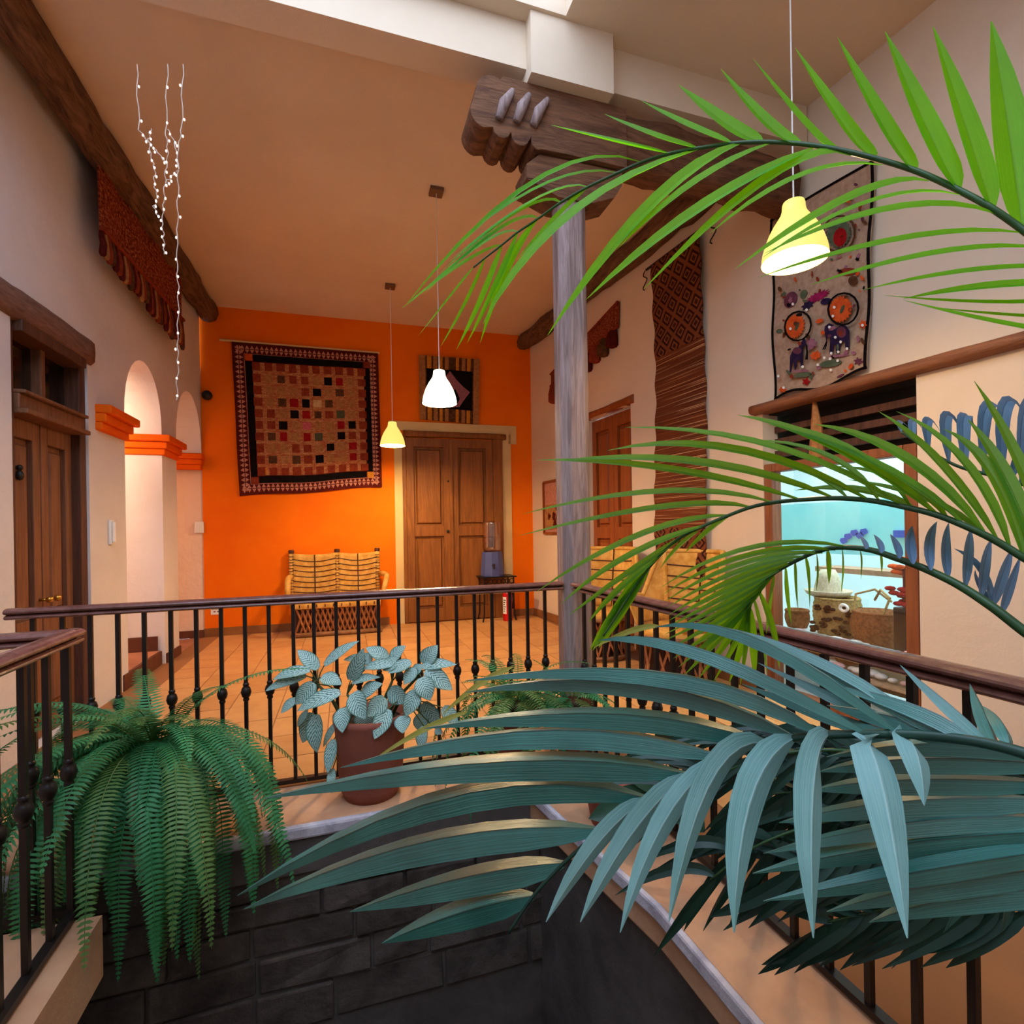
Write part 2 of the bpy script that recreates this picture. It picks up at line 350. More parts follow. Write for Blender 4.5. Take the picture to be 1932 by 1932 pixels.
b = MB(); b.prism([(.9, 2.5, Z0), (.98, 1.8, Z0), (1.05, 1.4, Z0), (1.06, -2.4, Z0), (1.2, -2.4, Z0), (1.2, 2.6, Z0)], (0, 0, -Z0-.16)); b.build('wall_ledge', M['fascia'])['kind'] = 'structure'
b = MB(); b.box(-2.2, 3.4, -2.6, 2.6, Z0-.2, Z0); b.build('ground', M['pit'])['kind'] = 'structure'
b = MB(); b.box(-1.8, -.78, -2.4, 2.06, -.2, 0); b.build('floor_side', M['ledge'])['kind'] = 'structure'
b = MB(); b.box(1.0, 1.5, 2.64, 2.95, 3.72, ZC); b.box(-1.72, 3.0, 2.72, 2.9, 3.8, ZC); b.build('trim_9', M['ceil'])['kind'] = 'structure'
# ---------------------------------------------------------------- doors
def leaf(parent, o, ax, up, nrm, wd, ht, th, mt, rails, stile=.085, name='door_leaf'):
    """framed leaf: corner o, width along ax, height up, front faces nrm; panels sunk between the rails (fractions of height)"""
    o = V(o); ax = V(ax).normalized(); up = V(up); nrm = V(nrm).normalized(); b = MB()
    L = lambda x, z, d: o+ax*x+up*z+nrm*d
    b.obox(L(0, 0, 0), ax*stile, up*ht, nrm*th); b.obox(L(wd-stile, 0, 0), ax*stile, up*ht, nrm*th)
    for z0, z1 in rails: b.obox(L(stile, z0, 0), ax*(wd-2*stile), up*(z1-z0), nrm*th)
    lf = b.build(name, mt, parent, bevel=.004)
    for i in range(len(rails)-1):
        z0, z1 = rails[i][1], rails[i+1][0]; c = MB(); e = .03; f = .018
        a = [L(stile, z0, th*.25), L(wd-stile, z0, th*.25), L(wd-stile, z1, th*.25), L(stile, z1, th*.25)]
        q = [L(stile+e, z0+e, th*.25), L(wd-stile-e, z0+e, th*.25), L(wd-stile-e, z1-e, th*.25), L(stile+e, z1-e, th*.25)]
        t = [L(stile+e+f, z0+e+f, th*.8), L(wd-stile-e-f, z0+e+f, th*.8), L(wd-stile-e-f, z1-e-f, th*.8), L(stile+e+f, z1-e-f, th*.8)]
        fs = []
        for k in range(4):
            l = (k+1) % 4; fs += [(k, l, 4+l, 4+k), (4+k, 4+l, 8+l, 8+k)]
        c.add(a+q+t, fs+[(8, 9, 10, 11)]); c.build('panel', mt, lf)
    return lf
# door_1: left wall, with transom
d1 = tag(bpy.data.objects.new('door_1', None), 'old brown double door with glazed transom in the left wall', None, None, 'structure'); COL.objects.link(d1)
def PL(y, z, off): return V((xl(y), y, z))+NL*off
TY = V((.0298, 1, 0)).normalized(); ZU = V((0, 0, 1))
b = MB(); o_ = -.17
b.obox(PL(4.38, 0, -.3), TY*.08, NL*.285, ZU*2.49); b.obox(PL(3.61, 0, -.3), TY*.05, NL*.285, ZU*2.49)
b.obox(PL(3.66, 2.42, -.17), TY*.72, NL*.2, ZU*.07)
fr = b.build('door_frame', M['doorframe'], d1, bevel=.006)
b = MB(); b.obox(PL(3.66, 1.98, -.15), TY*.72, NL*.16, ZU*.09); b.obox(PL(3.66, 1.955, -.15), TY*.72, NL*.2, ZU*.03); b.obox(PL(3.66, 2.07, -.15), TY*.72, NL*.19, ZU*.022); b.build('transom_bar', M['olddoor'], d1, bevel=.006)
b = MB(); b.obox(PL(4.0, 2.09, -.15), TY*.045, NL*.1, ZU*.34); b.build('mullion', M['olddoor'], d1, bevel=.004)
for y0, y1 in ((3.66, 4.0), (4.045, 4.38)):
    b = MB(); b.obox(PL(y0, 2.09, -.11), TY*(y1-y0), NL*.006, ZU*.33); b.build('pane', M['darkpane'], d1)
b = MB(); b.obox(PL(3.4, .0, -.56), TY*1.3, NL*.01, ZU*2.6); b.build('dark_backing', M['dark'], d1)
for y0 in (3.66, 4.025):
    leaf(d1, PL(y0, .01, -.115), TY, ZU, NL, .355, 1.945, .045, M['olddoor'], ((0, .14), (.62, .74), (1.83, 1.945)), .075)
for y0 in (3.985, 4.075):
    b = MB(); p = PL(y0, .86, -.07); b.tube([p, p+NL*.04], .009, 8); b.ball(p+NL*.052, .021, 10); b.build('door_knob', M['brass'], d1, smooth=True)
b = MB(); p = PL(3.80, 1.66, -.065); b.ball(p, .018, 8); b.ball(p-ZU*.045, .022, 8, 1.4); b.build('knocker', M['black'], d1, smooth=True)
log('lintel', PL(2.9, 2.57, -.06), PL(4.5, 2.57, -.06), .2, .2, M['lintel'], 20, .008, 5, d1)
# door_2: orange wall
d2 = tag(bpy.data.objects.new('door_2', None), 'honey wood double door in the orange wall', None, None, 'structure'); COL.objects.link(d2)
def PB(x, z, off): return V((x, yb(x), z))+NB*off
TX = V((1, -.0162, 0)).normalized()
DX0, DX1, DH = .79, 2.13, 2.535
b = MB(); b.obox(PB(DX0-.03, 0, 0), TX*.05, NB*.05, ZU*DH); b.obox(PB(DX1-.11, 0, 0), TX*.14, NB*.05, ZU*DH); b.build('door_frame', M['honey'], d2, bevel=.006)
log('lintel', PB(.78, 2.575, .02), PB(2.22, 2.575, .02), .07, .085, M['honey'], 14, .01, 2, d2)
wl = (DX1-.11-DX0-.03)/2
for k in range(2):
    leaf(d2, PB(DX0+.02+k*(wl+.006), .015, .0), TX, ZU, NB, wl, 2.5, .055, M['honey'], ((0, .17), (1.16, 1.3), (2.38, 2.5)), .1)
b = MB(); b.bar(PB(1.415, .02, .063), PB(1.415, 2.5, .063), .045, .03, NB); b.build('meeting_stile', M['honey'], d2, bevel=.006)
b = MB(); b.ball(PB(1.36, 1.24, .065), .022, 8); b.build('lock', M['black'], d2, smooth=True)
b = MB(); b.ball(PB(1.375, 1.93, .062), .014, 8); b.build('peephole', M['black'], d2, smooth=True)
b = MB()
for x0, x1, z0, z1 in ((.655, .765, 0, 2.58), (2.165, 2.3, 0, 2.62), (.585, 2.385, 2.62, 2.74), (2.265, 2.385, 2.48, 2.62)):
    b.obox(PB(x0, z0, 0), TX*(x1-x0), NB*.012, ZU*(z1-z0))
b.build('trim_10', M['trimcream'])['kind'] = 'structure'
# door_3: right wall
d3 = tag(bpy.data.objects.new('door_3', None), 'reddish wood double door in the cream right wall', None, None, 'structure'); COL.objects.link(d3)
def PR(y, z, off): return V((xr(y), y, z))+NR*off
TYR = V((TR, -1, 0)).normalized()                            # toward the camera along the right wall
leaf(d3, PR(5.62, .01, -.12), TYR, ZU, NR, .43, 2.5, .05, M['rust'], ((0, .16), (1.12, 1.25), (2.36, 2.5)), .08)
leaf(d3, PR(5.185, .01, -.12), TYR, ZU, NR, .43, 2.5, .05, M['rust'], ((0, .16), (1.12, 1.25), (2.36, 2.5)), .08)
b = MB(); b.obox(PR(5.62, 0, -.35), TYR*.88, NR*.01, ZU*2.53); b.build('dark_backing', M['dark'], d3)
log('lintel', PR(5.8, 2.568, -.02), PR(4.69, 2.568, -.02), .1, .085, M['rust'], 12, .01, 8, d3)

light('passage_lamp', (-2.45, 4.75, 2.5), 60, (1, .78, .56), .12)
# ================================================================ RAILINGS
RZ = .945
def handrail(a, b_, name, parent):
    a = V(a); b_ = V(b_); d = (b_-a).normalized(); sd = d.cross(ZU).normalized(); n = 16; prof = []
    for j in range(n):                                       # two stacked rolls
        t = 2*PI*j/n; prof.append((.034*math.cos(t), .0145*math.sin(t)))
    m = MB()
    for zo, sc in ((-.0145, 1), (-.0395, .85)):
        vs = [p+sd*(x*sc)+ZU*(z*(1 if zo > -.03 else .78)+zo) for p in (a, b_) for x, z in prof]
        m.add(vs, [(j, (j+1) % n, n+(j+1) % n, n+j) for j in range(n)]+[tuple(range(n))[::-1], tuple(range(n, 2*n))])
    return m.build(name, M['rail'], parent, smooth=False, bevel=0)
BAL = None
def baluster(x, y, parent, rz=0):
    global BAL
    if BAL is None:
        m = MB(); m.box(-.0085, .0085, -.0085, .0085, .03, RZ-.045); me1 = m.mesh('baluster', M['iron'])
        m = MB(); m.lathe((0, 0, .484), [(.0095, -.045), (.014, -.04), (.014, -.032), (.011, -.028), (.019, -.02), (.024, 0), (.019, .02), (.011, .028), (.014, .032), (.014, .04), (.0095, .045)], 12)
        me2 = m.mesh('collar', M['iron'], True); BAL = (me1, me2)
    o = put('baluster', BAL[0], parent); o.location = (x, y, 0); c = put('collar', BAL[1], o); return o
ra = thing('balcony_railing', 'long dark railing along the back gallery, left of the wooden post', 'railing')
YR = 2.807
handrail((-1.388, YR, RZ), (1.2, YR, RZ), 'handrail', ra)
m = MB(); m.bar((-1.4, YR, .022), (1.2, YR, .022), .03, .02); m.build('bottom_rail', M['iron'], ra)
xs = [onB(0, 0) for _ in ()]
pxs = [62, 118, 170, 222, 272, 322, 370, 417, 462, 507, 553, 592, 634, 676, 714, 752, 789, 825, 861, 895, 928, 962, 995, 1028]
for p in pxs:
    q = on(p, 1160, (0, YR, 0), (0, 1, 0)); baluster(q.x, YR, ra)
rb = thing('balcony_railing', 'dark railing running from the wooden post along the right side', 'railing')
XR = 1.25
handrail((XR, 2.72, RZ), (XR, -.6, RZ), 'handrail', rb)
m = MB(); m.bar((XR, 2.72, .022), (XR, -.6, .022), .03, .02); m.build('bottom_rail', M['iron'], rb)
y = 2.62
while y > .35: baluster(XR, y, rb); y -= .1165
rc = thing('balcony_railing', 'short railing corner at the lower left with close dark balusters', 'railing')
XN, YN = -.865, 2.09
handrail((XN, YN+.02, RZ), (XN+.03, .6, RZ), 'handrail', rc); handrail((XN+.02, YN, RZ), (-1.72, YN-.04, RZ), 'handrail', rc)
for i in range(11): baluster(XN, YN-.03-.125*i, rc)
for i in range(6): baluster(XN-.11-.13*i, YN-.01, rc)
m = MB(); m.bar((XN, YN, .022), (XN+.03, .6, .022), .03, .02); m.bar((XN, YN, .022), (-1.72, YN-.04, .022), .03, .02); m.build('bottom_rail', M['iron'], rc)
# ================================================================ POST AND BEAM
po = thing('wooden_post', 'weathered grey wooden post with carved bracket where the railings meet', 'post')
PX, PY, PW = 1.296, 2.84, .178
vs = []; N = 8; SEG = 24; fs = []
for i in range(SEG+1):
    z = 3.36*i/SEG
    for j in range(N):
        a = PI/8+PI/4*j; r = PW/2/math.cos(PI/8)*1.0; x, y = r*math.cos(a), r*math.sin(a)
        k = 1.13 if True else 1
        x = max(-PW/2, min(PW/2, x*k*1.08)); y = max(-PW/2, min(PW/2, y*k*1.08)); s_ = 1+.05*noise.noise(V((x*4, y*4, z*1.4)))
        vs.append((PX+x*s_, PY+y*s_, z))
for i in range(SEG):
    for j in range(N): fs.append((i*N+j, i*N+(j+1) % N, (i+1)*N+(j+1) % N, (i+1)*N+j))
fs += [tuple(range(N))[::-1], tuple(range(SEG*N, SEG*N+N))]
MB().add(vs, fs).build('shaft', M['postwood'], po, bevel=.006)
def arc(cx, cz, r, a0, a1, n=7): return [(cx+r*math.cos(R(lerp(a0, a1, i/n))), cz+r*math.sin(R(lerp(a0, a1, i/n)))) for i in range(n+1)]
# carved cantilever bracket (profile in x,z), lobes along its underside
prof = [(1.62, 3.72), (.86, 3.72)]+arc(.80, 3.62, .09, 60, 180)+arc(.76, 3.50, .085, 150, 260)+[(.80, 3.43)]+arc(.85, 3.43, .05, 180, 350, 5)+arc(.955, 3.41, .05, 170, 330, 5)+[(1.02, 3.42)]+arc(1.06, 3.40, .04, 180, 300, 4)+[(1.19, 3.37), (1.62, 3.37)]
m = MB(); m.prism([(x, 2.71, z) for x, z in prof], (0, .23, 0)); m.build('carved_bracket', M['beamwood'], po, bevel=.008)
for x0, x1, h in ((.83, .91, .06), (.93, 1.0, .09), (1.03, 1.12, .1)):
    m = MB(); m.tube([(x0, 2.70, 3.46+h*.2), (x0+.03, 2.69, 3.56), ((x0+x1)/2+.04, 2.695, 3.64)], [.022, .03, .016], 8); m.build('carved_scroll', M['postwood'], po, smooth=True)
m = MB(); m.prism([(x, 2.74, z) for x, z in [(1.0, 3.21)]+arc(1.03, 3.25, .05, 230, 270, 2)+[(1.19, 3.14), (1.4, 3.14), (1.55, 3.2), (1.6, 3.28), (1.6, 3.36), (1.08, 3.36), (1.0, 3.29)]], (0, .2, 0)); m.build('lower_bracket', M['beamwood'], po, bevel=.012)
log('trim_11', (1.45, 2.84, 3.58), (2.94, 2.84, 3.56), .22, .32, M['beamwood'], 22, .03, 4)['kind'] = 'structure'
# ================================================================ PENDANT LAMPS
def lampmat(n, st, c, bc=(.9, .85, .6, 1)):
    t = NT(n); t.b.inputs['Base Color'].default_value = bc; t.b.inputs['Emission Color'].default_value = c; t.b.inputs['Emission Strength'].default_value = st; t.set(.4, .3); return t.m
LM = [lampmat('lamp_shade_white', 3, (1, .9, .6, 1)), lampmat('lamp_shade_yellow', 0.5, (1, .87, .2, 1), (.55, .46, .12, 1)), lampmat('lamp_shade_warm', 0.45, (1, .87, .2, 1), (.55, .46, .12, 1))]
def pendant(top, c, sc, mt, label, energy, tilt=0, canopy=True):
    """c = centre of the shade's rim"""
    root = thing('pendant_lamp', label, 'lamp', 'bell pendant lamps under the gallery ceiling')
    root.location = c; root.rotation_euler = (0, tilt, 0); c = V((0, 0, 0)); top = V(top)-root.location
    pr = [(.14, 0), (.139, .02), (.134, .05), (.124, .085), (.109, .125), (.088, .165), (.068, .195), (.056, .215), (.05, .235), (.048, .26), (.045, .27), (.0, .272)]
    m = MB(); m.lathe(c, [(r*sc, z*sc) for r, z in pr], 28); m.build('shade', mt, root, smooth=True)
    m = MB(); m.tube([c+V((0, 0, .27*sc)), top], .0035, 6); m.build('cord', M['white'], root)
    m = MB(); m.tube([c+V((0, 0, .2*sc)), c+V((0, 0, .27*sc))], .018, 8); m.ball(c+V((0, 0, .13*sc)), .035*sc, 12); m.build('bulb', LM[0], root, smooth=True)
    if canopy:
        m = MB(); m.box(top.x-.055, top.x+.055, top.y-.055, top.y+.055, top.z-.03, top.z); m.build('canopy', M['canopy'], root, bevel=.004)
    light('lamp_light', root.location+V((0, 0, .05*sc)), energy, (1, .70, .40), .05)
    return root
M['canopy'] = plain('ceiling_canopy', (120, 84, 56), .6)
p1 = onz(823, 361, ZC-.01); pendant((p1.x, p1.y, ZC), (p1.x, p1.y, 1.25+(1003-764)/985*4.32), 1.0, LM[0], 'glowing white bell lamp hanging in front of the doll picture', 60)
p2 = onz(736, 540, ZC-.01); pendant((p2.x, p2.y, ZC), (p2.x, p2.y, 1.25+(1006-845)/985*5.98), 1.0, LM[1], 'small yellow bell lamp hanging between the quilt and the honey door', 60)
p3 = at(1499, 492, 2.42); pendant((p3.x-.0, p3.y, ZC), p3, 1.0, LM[2], 'large yellow bell lamp hanging in front of the elephant embroidery', 18)
# ================================================================ TEXTILES
C = {k: cloth('cloth_'+k, c, c2, 30) for k, c, c2 in (
 ('maroon', (92, 30, 24), (74, 22, 18)), ('black', (26, 20, 20), (14, 11, 12)), ('tan', (176, 122, 74), (150, 98, 58)), ('rust', (142, 60, 36), (120, 46, 28)),
 ('red', (158, 26, 28), (130, 18, 20)), ('pink', (206, 96, 104), (180, 80, 88)), ('green', (88, 88, 62), (70, 72, 50)), ('creamy', (212, 176, 120), (188, 150, 98)),
 ('ochre', (208, 138, 48), (186, 116, 36)), ('rose', (200, 140, 120), (178, 116, 98)), ('brown', (100, 66, 42), (74, 46, 28)), ('beige', (180, 150, 124), (160, 128, 104)),
 ('navy', (50, 34, 62), (36, 24, 48)), ('orange', (214, 92, 40), (190, 70, 28)), ('magenta', (158, 34, 84), (130, 24, 66)), ('plum', (112, 60, 74), (90, 46, 58)), ('sage', (92, 100, 76), (74, 84, 62)), ('mauve', (160, 104, 118), (138, 86, 100)), ('mirror', (240, 236, 226), (230, 226, 216)))}
def quad(tl, tr, br, bl): return lambda u, v: (tl.lerp(tr, u)).lerp(bl.lerp(br, u), v)
# quilt on the orange wall
q = thing('patchwork_quilt', 'large patchwork quilt with triangle border hanging on the orange wall', 'quilt')
Q0 = quad(onB(437, 645, .03), onB(713, 667, .03), onB(721, 919, .03), onB(452, 937, .03))
def Q(u, v, off=0): return Q0(u, v)+NB*(off+.012*math.sin(u*17+v*3)*v+.01*math.sin(v*11))+ZU*(.012*math.sin(u*9+.5)*v)
def patch(mb, u0, u1, v0, v1, off, nu=3, nv=3): mb.grid(lambda a, b_: Q(lerp(u0, u1, a), lerp(v0, v1, b_), off), nu, nv); return mb
patch(MB(), 0, 1, 0, 1, 0, 40, 40).build('backing', C['maroon'], q, solid=.008)
t = NT('quilt_sashing'); co = t.co((1, 1, 1), 'UV'); vz = t.add('ShaderNodeTexBrick'); vz.inputs['Scale'].default_value = 26; vz.inputs['Color1'].default_value = s2l((200, 146, 92)); vz.inputs['Color2'].default_value = s2l((176, 96, 60)); vz.inputs['Mortar'].default_value = s2l((118, 44, 30)); vz.inputs['Mortar Size'].default_value = .03; vz.inputs['Brick Width'].default_value = .7; vz.inputs['Row Height'].default_value = .32
t.link(co, vz.inputs[0]); t.col(t.mix(t.noise(co, 60, 3), vz.outputs[0], s2l((140, 62, 40)), 'MIX') if False else vz.outputs[0]); t.set(.95, .05)
m = patch(MB(), .125, .89, .125, .875, .007, 24, 24); uv = [(i % 25/24, i//25/24) for i in range(625)]; m.build('centre_field', t.m, q, uv=uv, fix=False)
for u0, u1, v0, v1, c in ((.135, .885, .075, .12, 'black'), (.135, .885, .88, .925, 'black'), (.083, .128, .12, .88, 'black'), (.893, .935, .12, .88, 'black')):
    patch(MB(), u0, u1, v0, v1, .008, 12, 12).build('black_bar', C[c], q, solid=.003)
for u0, v0, c in ((.083, .073, 'orange'), (.893, .073, 'rust'), (.083, .885, 'rust'), (.893, .885, 'ochre'), (.14, .825, 'ochre'), (.835, .13, 'ochre')):
    patch(MB(), u0, u0+.047, v0, v0+.045, .009).build('corner_square', C[c], q, solid=.003)
mt = MB()
for side in range(4):
    for row, (d0, d1) in enumerate(((.016, .04), (.046, .07))):
        n = 30
        for i in range(n):
            a0, a1 = .02+.96*i/n, .02+.96*(i+.85)/n; am = (a0+a1)/2
            pts = [(a0, d1), (a1, d1), (am, d0)] if (row == 0) else [(a0, d0), (a1, d0), (am, d1)]
            pts = [{0: (a, d), 1: (a, 1-d), 2: (d, a), 3: (1-d, a)}[side] for a, d in pts]
            mt.add([Q(a, d, .0075) for a, d in pts], [(0, 1, 2)])
tag(mt.build('border_triangles', C['rose'], q, fix=False), kind='stuff')
for (u0, u1, v0, v1) in ((.078, .94, .072, .074), (.078, .94, .928, .931), (.076, .079, .07, .93), (.939, .942, .07, .93)): patch(MB(), u0, u1, v0, v1, .008, 12, 12).build('piping', C['rose'], q)
DK = {(1, 6), (2, 5), (3, 4), (4, 3), (5, 2), (5, 8), (6, 7), (7, 6), (8, 5)}; SP = {(1, 7): 'red', (3, 3): 'red', (4, 4): 'red', (5, 7): 'red', (6, 4): 'red', (5, 4): 'pink', (4, 7): 'green', (6, 5): 'green', (3, 5): 'creamy', (8, 8): 'red', (7, 8): 'red', (6, 2): 'red'}
for r in range(0, 10):
    for c in range(0, 10):
        u = .152+.0802*c; v = .152+.0775*r; k = 'rust' if (c in (0, 9) or r in (0, 9)) else 'black' if (r, c) in DK else SP.get((r, c), ('rust', 'tan', 'rust', 'brown')[(r*3+c*5+(r*c) % 3) % 4] if (r+c) % 2 else ('tan', 'rust', 'tan')[(r+2*c) % 3])
        a, b_ = rnd.uniform(.024, .029), rnd.uniform(.025, .029); patch(MB(), u-a, u+a, v-b_, v+b_, .012).build('patch', C[k], q, solid=.003)
m = MB(); m.tube([onB(414, 641, .02), onB(716, 666, .02)], .014, 8); m.build('hanging_rod', M['trimcream'], q)
# small textile over the honey door
q = thing('small_textile', 'small striped textile with pale shape above the honey door', 'textile')
Q1 = quad(onB(790, 670, .03), onB(905, 678, .03), onB(903, 801, .03), onB(792, 791, .03)); Q2 = lambda u, v, off=0: Q1(u, v)+NB*(off+.006*math.sin(u*14))
MB().grid(lambda u, v: Q2(u, v), 20, 10).build('backing', C['brown'], q, solid=.008)
for i, (u0, u1) in enumerate(((0, .1), (.13, .2), (.23, .3), (.33, .38), (.42, .48), (.6, .65), (.7, .76), (.79, .85), (.9, 1.0))):
    for v0, v1 in ((0, .2), (.8, 1)) if 0 < i < 8 else ((0, 1),):
        MB().grid(lambda a, b_: Q2(lerp(u0, u1, a), lerp(v0, v1, b_), .006), 2, 4).build('stripe', C['tan' if i % 2 == 0 else 'ochre'] if i not in (0, 8) else C['tan'], q, solid=.003)
MB().grid(lambda a, b_: Q2(lerp(.12, .88, a), lerp(.2, .8, b_), .009), 8, 4).build('dark_square', C['black'], q, solid=.003)
MB().prism([Q2(u, v, .012) for u, v in ((.5, .22), (.62, .36), (.72, .44), (.84, .52), (.76, .62), (.66, .76), (.5, .78), (.36, .7), (.22, .54), (.34, .42))], NB*.004).build('pale_shape', C['mauve'], q)
# fringed textile hanging from the left log
def fringed(name, label, cn, ends, n, mats, braid=True):
    q = thing(name, label, 'textile'); f = quad(*cn); nrm = (cn[1]-cn[0]).cross(cn[3]-cn[0]).normalized()
    if nrm.dot(EYE-cn[0]) < 0: nrm = -nrm
    t = NT(name+'_weave'); co = t.co((1, 1, 1), 'UV'); nn = t.noise(co, 26, 4, .7)
    t.col(t.ramp(nn, [(.36, s2l((70, 18, 14))), (.5, s2l((128, 52, 32))), (.64, s2l((172, 106, 66)))])).set(.95, .05); t.bump(nn, .6, .01)
    m = MB(); nu, nv = 30, 8; m.grid(lambda u, v: f(u, v)+nrm*(.012*math.sin(u*23)), nu, nv)
    m.build('woven_band', t.m, q, uv=[(i % (nu+1)/nu*2.2, i//(nu+1)/nv) for i in range((nu+1)*(nv+1))], solid=.01, fix=False)
    if braid:
        m = MB(); m.tube([f(i/16, .98)+nrm*.012 for i in range(17)], .018, 6); m.build('braid', C['rust'], q); m = MB(); m.tube([f(i/16, .03)+nrm*.012 for i in range(17)], .014, 6); m.build('braid', C['rust'], q)
    for i in range(n):
        u = (i+.5)/n; a = f(u, 1); c = ends[0].lerp(ends[1], u); c = c+(a-c)*rnd.uniform(-.06, .2); w_ = (cn[1]-cn[0]).length/n*.46; md = a.lerp(c, .5)+nrm*rnd.uniform(0, .012)
        m = MB(); m.tube([a, a.lerp(c, .2), md, a.lerp(c, .9), c], [w_*.6, w_*.75, w_*.9, w_*.95, w_*.6], 6); m.build('tassel', mats[i % len(mats)], q)
    return q
LP = lambda x, y, off=.13: onL(x, y, off)
fringed('fringed_textile', 'long red brown fringed textile hanging under the log on the left wall', (LP(183, 262), LP(343, 520), LP(344, 606), LP(188, 432)), (LP(191, 484), LP(346, 662)), 34, [C['maroon'], C['tan'], C['rust'], C['brown'], C['maroon'], C['rust']])
RP = lambda x, y, off=.03: onR(x, y, off)
fringed('fringed_textile', 'short rust fringed textile beside the wooden post above the reddish door', (RP(1040, 706), RP(1167, 568), RP(1166, 617), RP(1040, 730)), (RP(1040, 765), RP(1164, 655)), 9, [C['rust'], C['brown'], C['maroon']], True)
# long striped runner on the right wall
q = thing('striped_runner', 'tall brown striped woven runner hanging on the right wall', 'tapestry')
t = NT('runner_weave'); co = t.co((1, 1, 1), 'UV'); sx = t.add('ShaderNodeSeparateXYZ'); t.link(co, sx.inputs[0])
wv = t.noise(t.co((.4, 330, 1), 'UV'), 1, 2, .5); st_ = t.ramp(wv, [(.34, s2l((58, 26, 18))), (.47, s2l((120, 66, 38))), (.58, s2l((98, 48, 28))), (.66, s2l((196, 156, 112)))])
def ridge(ang, sc):
    o = t.add('ShaderNodeTexWave'); o.inputs['Scale'].default_value = sc; o.inputs['Distortion'].default_value = .6; o.wave_profile = 'TRI'; t.link(t.co((1, 5.2, 1), 'UV', (0, 0, ang)), o.inputs[0]); return o.outputs['Fac']
mm = t.add('ShaderNodeMath', operation='MINIMUM'); t.link(ridge(R(45), 1.5), mm.inputs[0]); t.link(ridge(R(-45), 1.5), mm.inputs[1])
dm = t.ramp(mm.outputs[0], [(.18, s2l((120, 66, 40))), (.3, s2l((48, 22, 20))), (.5, s2l((60, 28, 24))), (.55, s2l((140, 84, 50))), (.8, s2l((70, 34, 28)))])
sel = t.ramp(sx.outputs[1], [(.0, (1, 1, 1, 1)), (.235, (0, 0, 0, 1)), (.73, (1, 1, 1, 1))]); sel.node.color_ramp.interpolation = 'CONSTANT'
t.col(t.mix(sel, st_, dm)); t.set(.95, .05); t.bump(wv, .3, .01)
nu, nv = 8, 90; RY0, RY1, RZ0, RZ1 = 4.32, 3.675, .46, 3.735
def runner(u, v):
    y = lerp(RY0, RY1, u); z = lerp(RZ0, RZ1, v); return V((xr(y), y, z))+NR*(.035+.01*math.sin(v*60)+.02*math.sin(v*7+u))
m = MB(); m.grid(runner, nu, nv); m.build('woven_panel', t.m, q, uv=[(i % (nu+1)/nu, i//(nu+1)/nv) for i in range((nu+1)*(nv+1))], solid=.012, fix=False)
m = MB(); m.tube([PR(4.42, 3.75, .03), PR(3.58, 3.75, .03)], .012, 8); m.build('iron_rod', M['iron'], q)
for y in (4.44, 3.55):
    m = MB(); m.tube([PR(y, 3.75, .03)+V((0, .028*math.sin(i*.9)*(1+i*.05), -.018*i)) for i in range(11)], .006, 6); m.build('curled_end', M['iron'], q)
# embroidered hanging with elephants
q = thing('embroidered_hanging', 'beige embroidered hanging with elephants and mirrors above the shop window', 'tapestry')
E0 = quad(onR(1455, 415, .03), onR(1650, 300, .03), onR(1638, 704, .03), onR(1461, 756, .03))
def EB(u, v, off=0): return E0(u, v)+NR*(off+.012*math.sin(v*12+u*3))+ZU*(.025*math.sin(u*8)*v*v)
MB().grid(lambda u, v: EB(u, v), 16, 30).build('ground_cloth', C['beige'], q, solid=.006)
for f in (lambda s: (.0+.012, s), lambda s: (.985, s), lambda s: (s, .008), lambda s: (s, .992)):
    m = MB(); m.tube([EB(*f(i/24), .004) for i in range(25)], .009, 5); m.build('dark_edge', C['black'], q)
def ez(x, y, off=.006): return onR(1440+x/6.6625, 480+y/6.6625, .03+off+.012)
ne = [0]
def motif(name, pts, c, th=.003):
    ne[0] += 1; e = (ne[0] % 7)*.0004
    return MB().prism([ez(x, y, .004+e) for x, y in pts], NR*th).build(name, C[c], q)
def ell(cx, cy, rx, ry, rot=0, n=16, jag=0):
    o = []
    for i in range(n):
        a = 2*PI*i/n; k = 1-(jag if i % 2 else 0); x, y = rx*k*math.cos(a), ry*k*math.sin(a); o.append((cx+x*math.cos(rot)-y*math.sin(rot), cy+x*math.sin(rot)+y*math.cos(rot)))
    return o
def ring(name, pts, c, r=.006):
    m = MB(); p = [ez(x, y, .012) for x, y in pts]; m.tube(p+[p[0]], r, 5); return m.build(name, C[c], q)
for cx, cy, rx, ry, ro in ((400, 905, 125, 165, .35), (970, 690, 150, 180, .4)):
    ring('medallion_outline', ell(cx+35, cy-5, rx+38, ry+22, ro), 'black'); motif('medallion', ell(cx, cy, rx, ry, ro, 44, .16), 'orange'); motif('medallion_heart', ell(cx+28, cy, 22, 60, ro), 'green')
motif('medallion', ell(950, -260, 160, 190, .2, 44, .15), 'sage'); motif('medallion_heart', ell(970, -215, 85, 120, .2), 'red'); ring('medallion_outline', ell(950, -260, 200, 230, .2), 'brown')
eleA = [(780, 900), (830, 865), (885, 885), (900, 950), (960, 900), (1040, 895), (1085, 960), (1085, 1190), (1035, 1195), (1030, 1090), (975, 1110), (960, 1245), (915, 1245), (915, 1130), (890, 1140), (880, 1250), (835, 1250), (845, 1060), (825, 1000), (795, 1110), (785, 1010), (765, 990)]
motif('elephant', eleA, 'navy'); motif('saddle_cloth', ell(985, 980, 62, 70), 'plum'); motif('saddle_patch', ell(975, 990, 30, 36), 'rust')
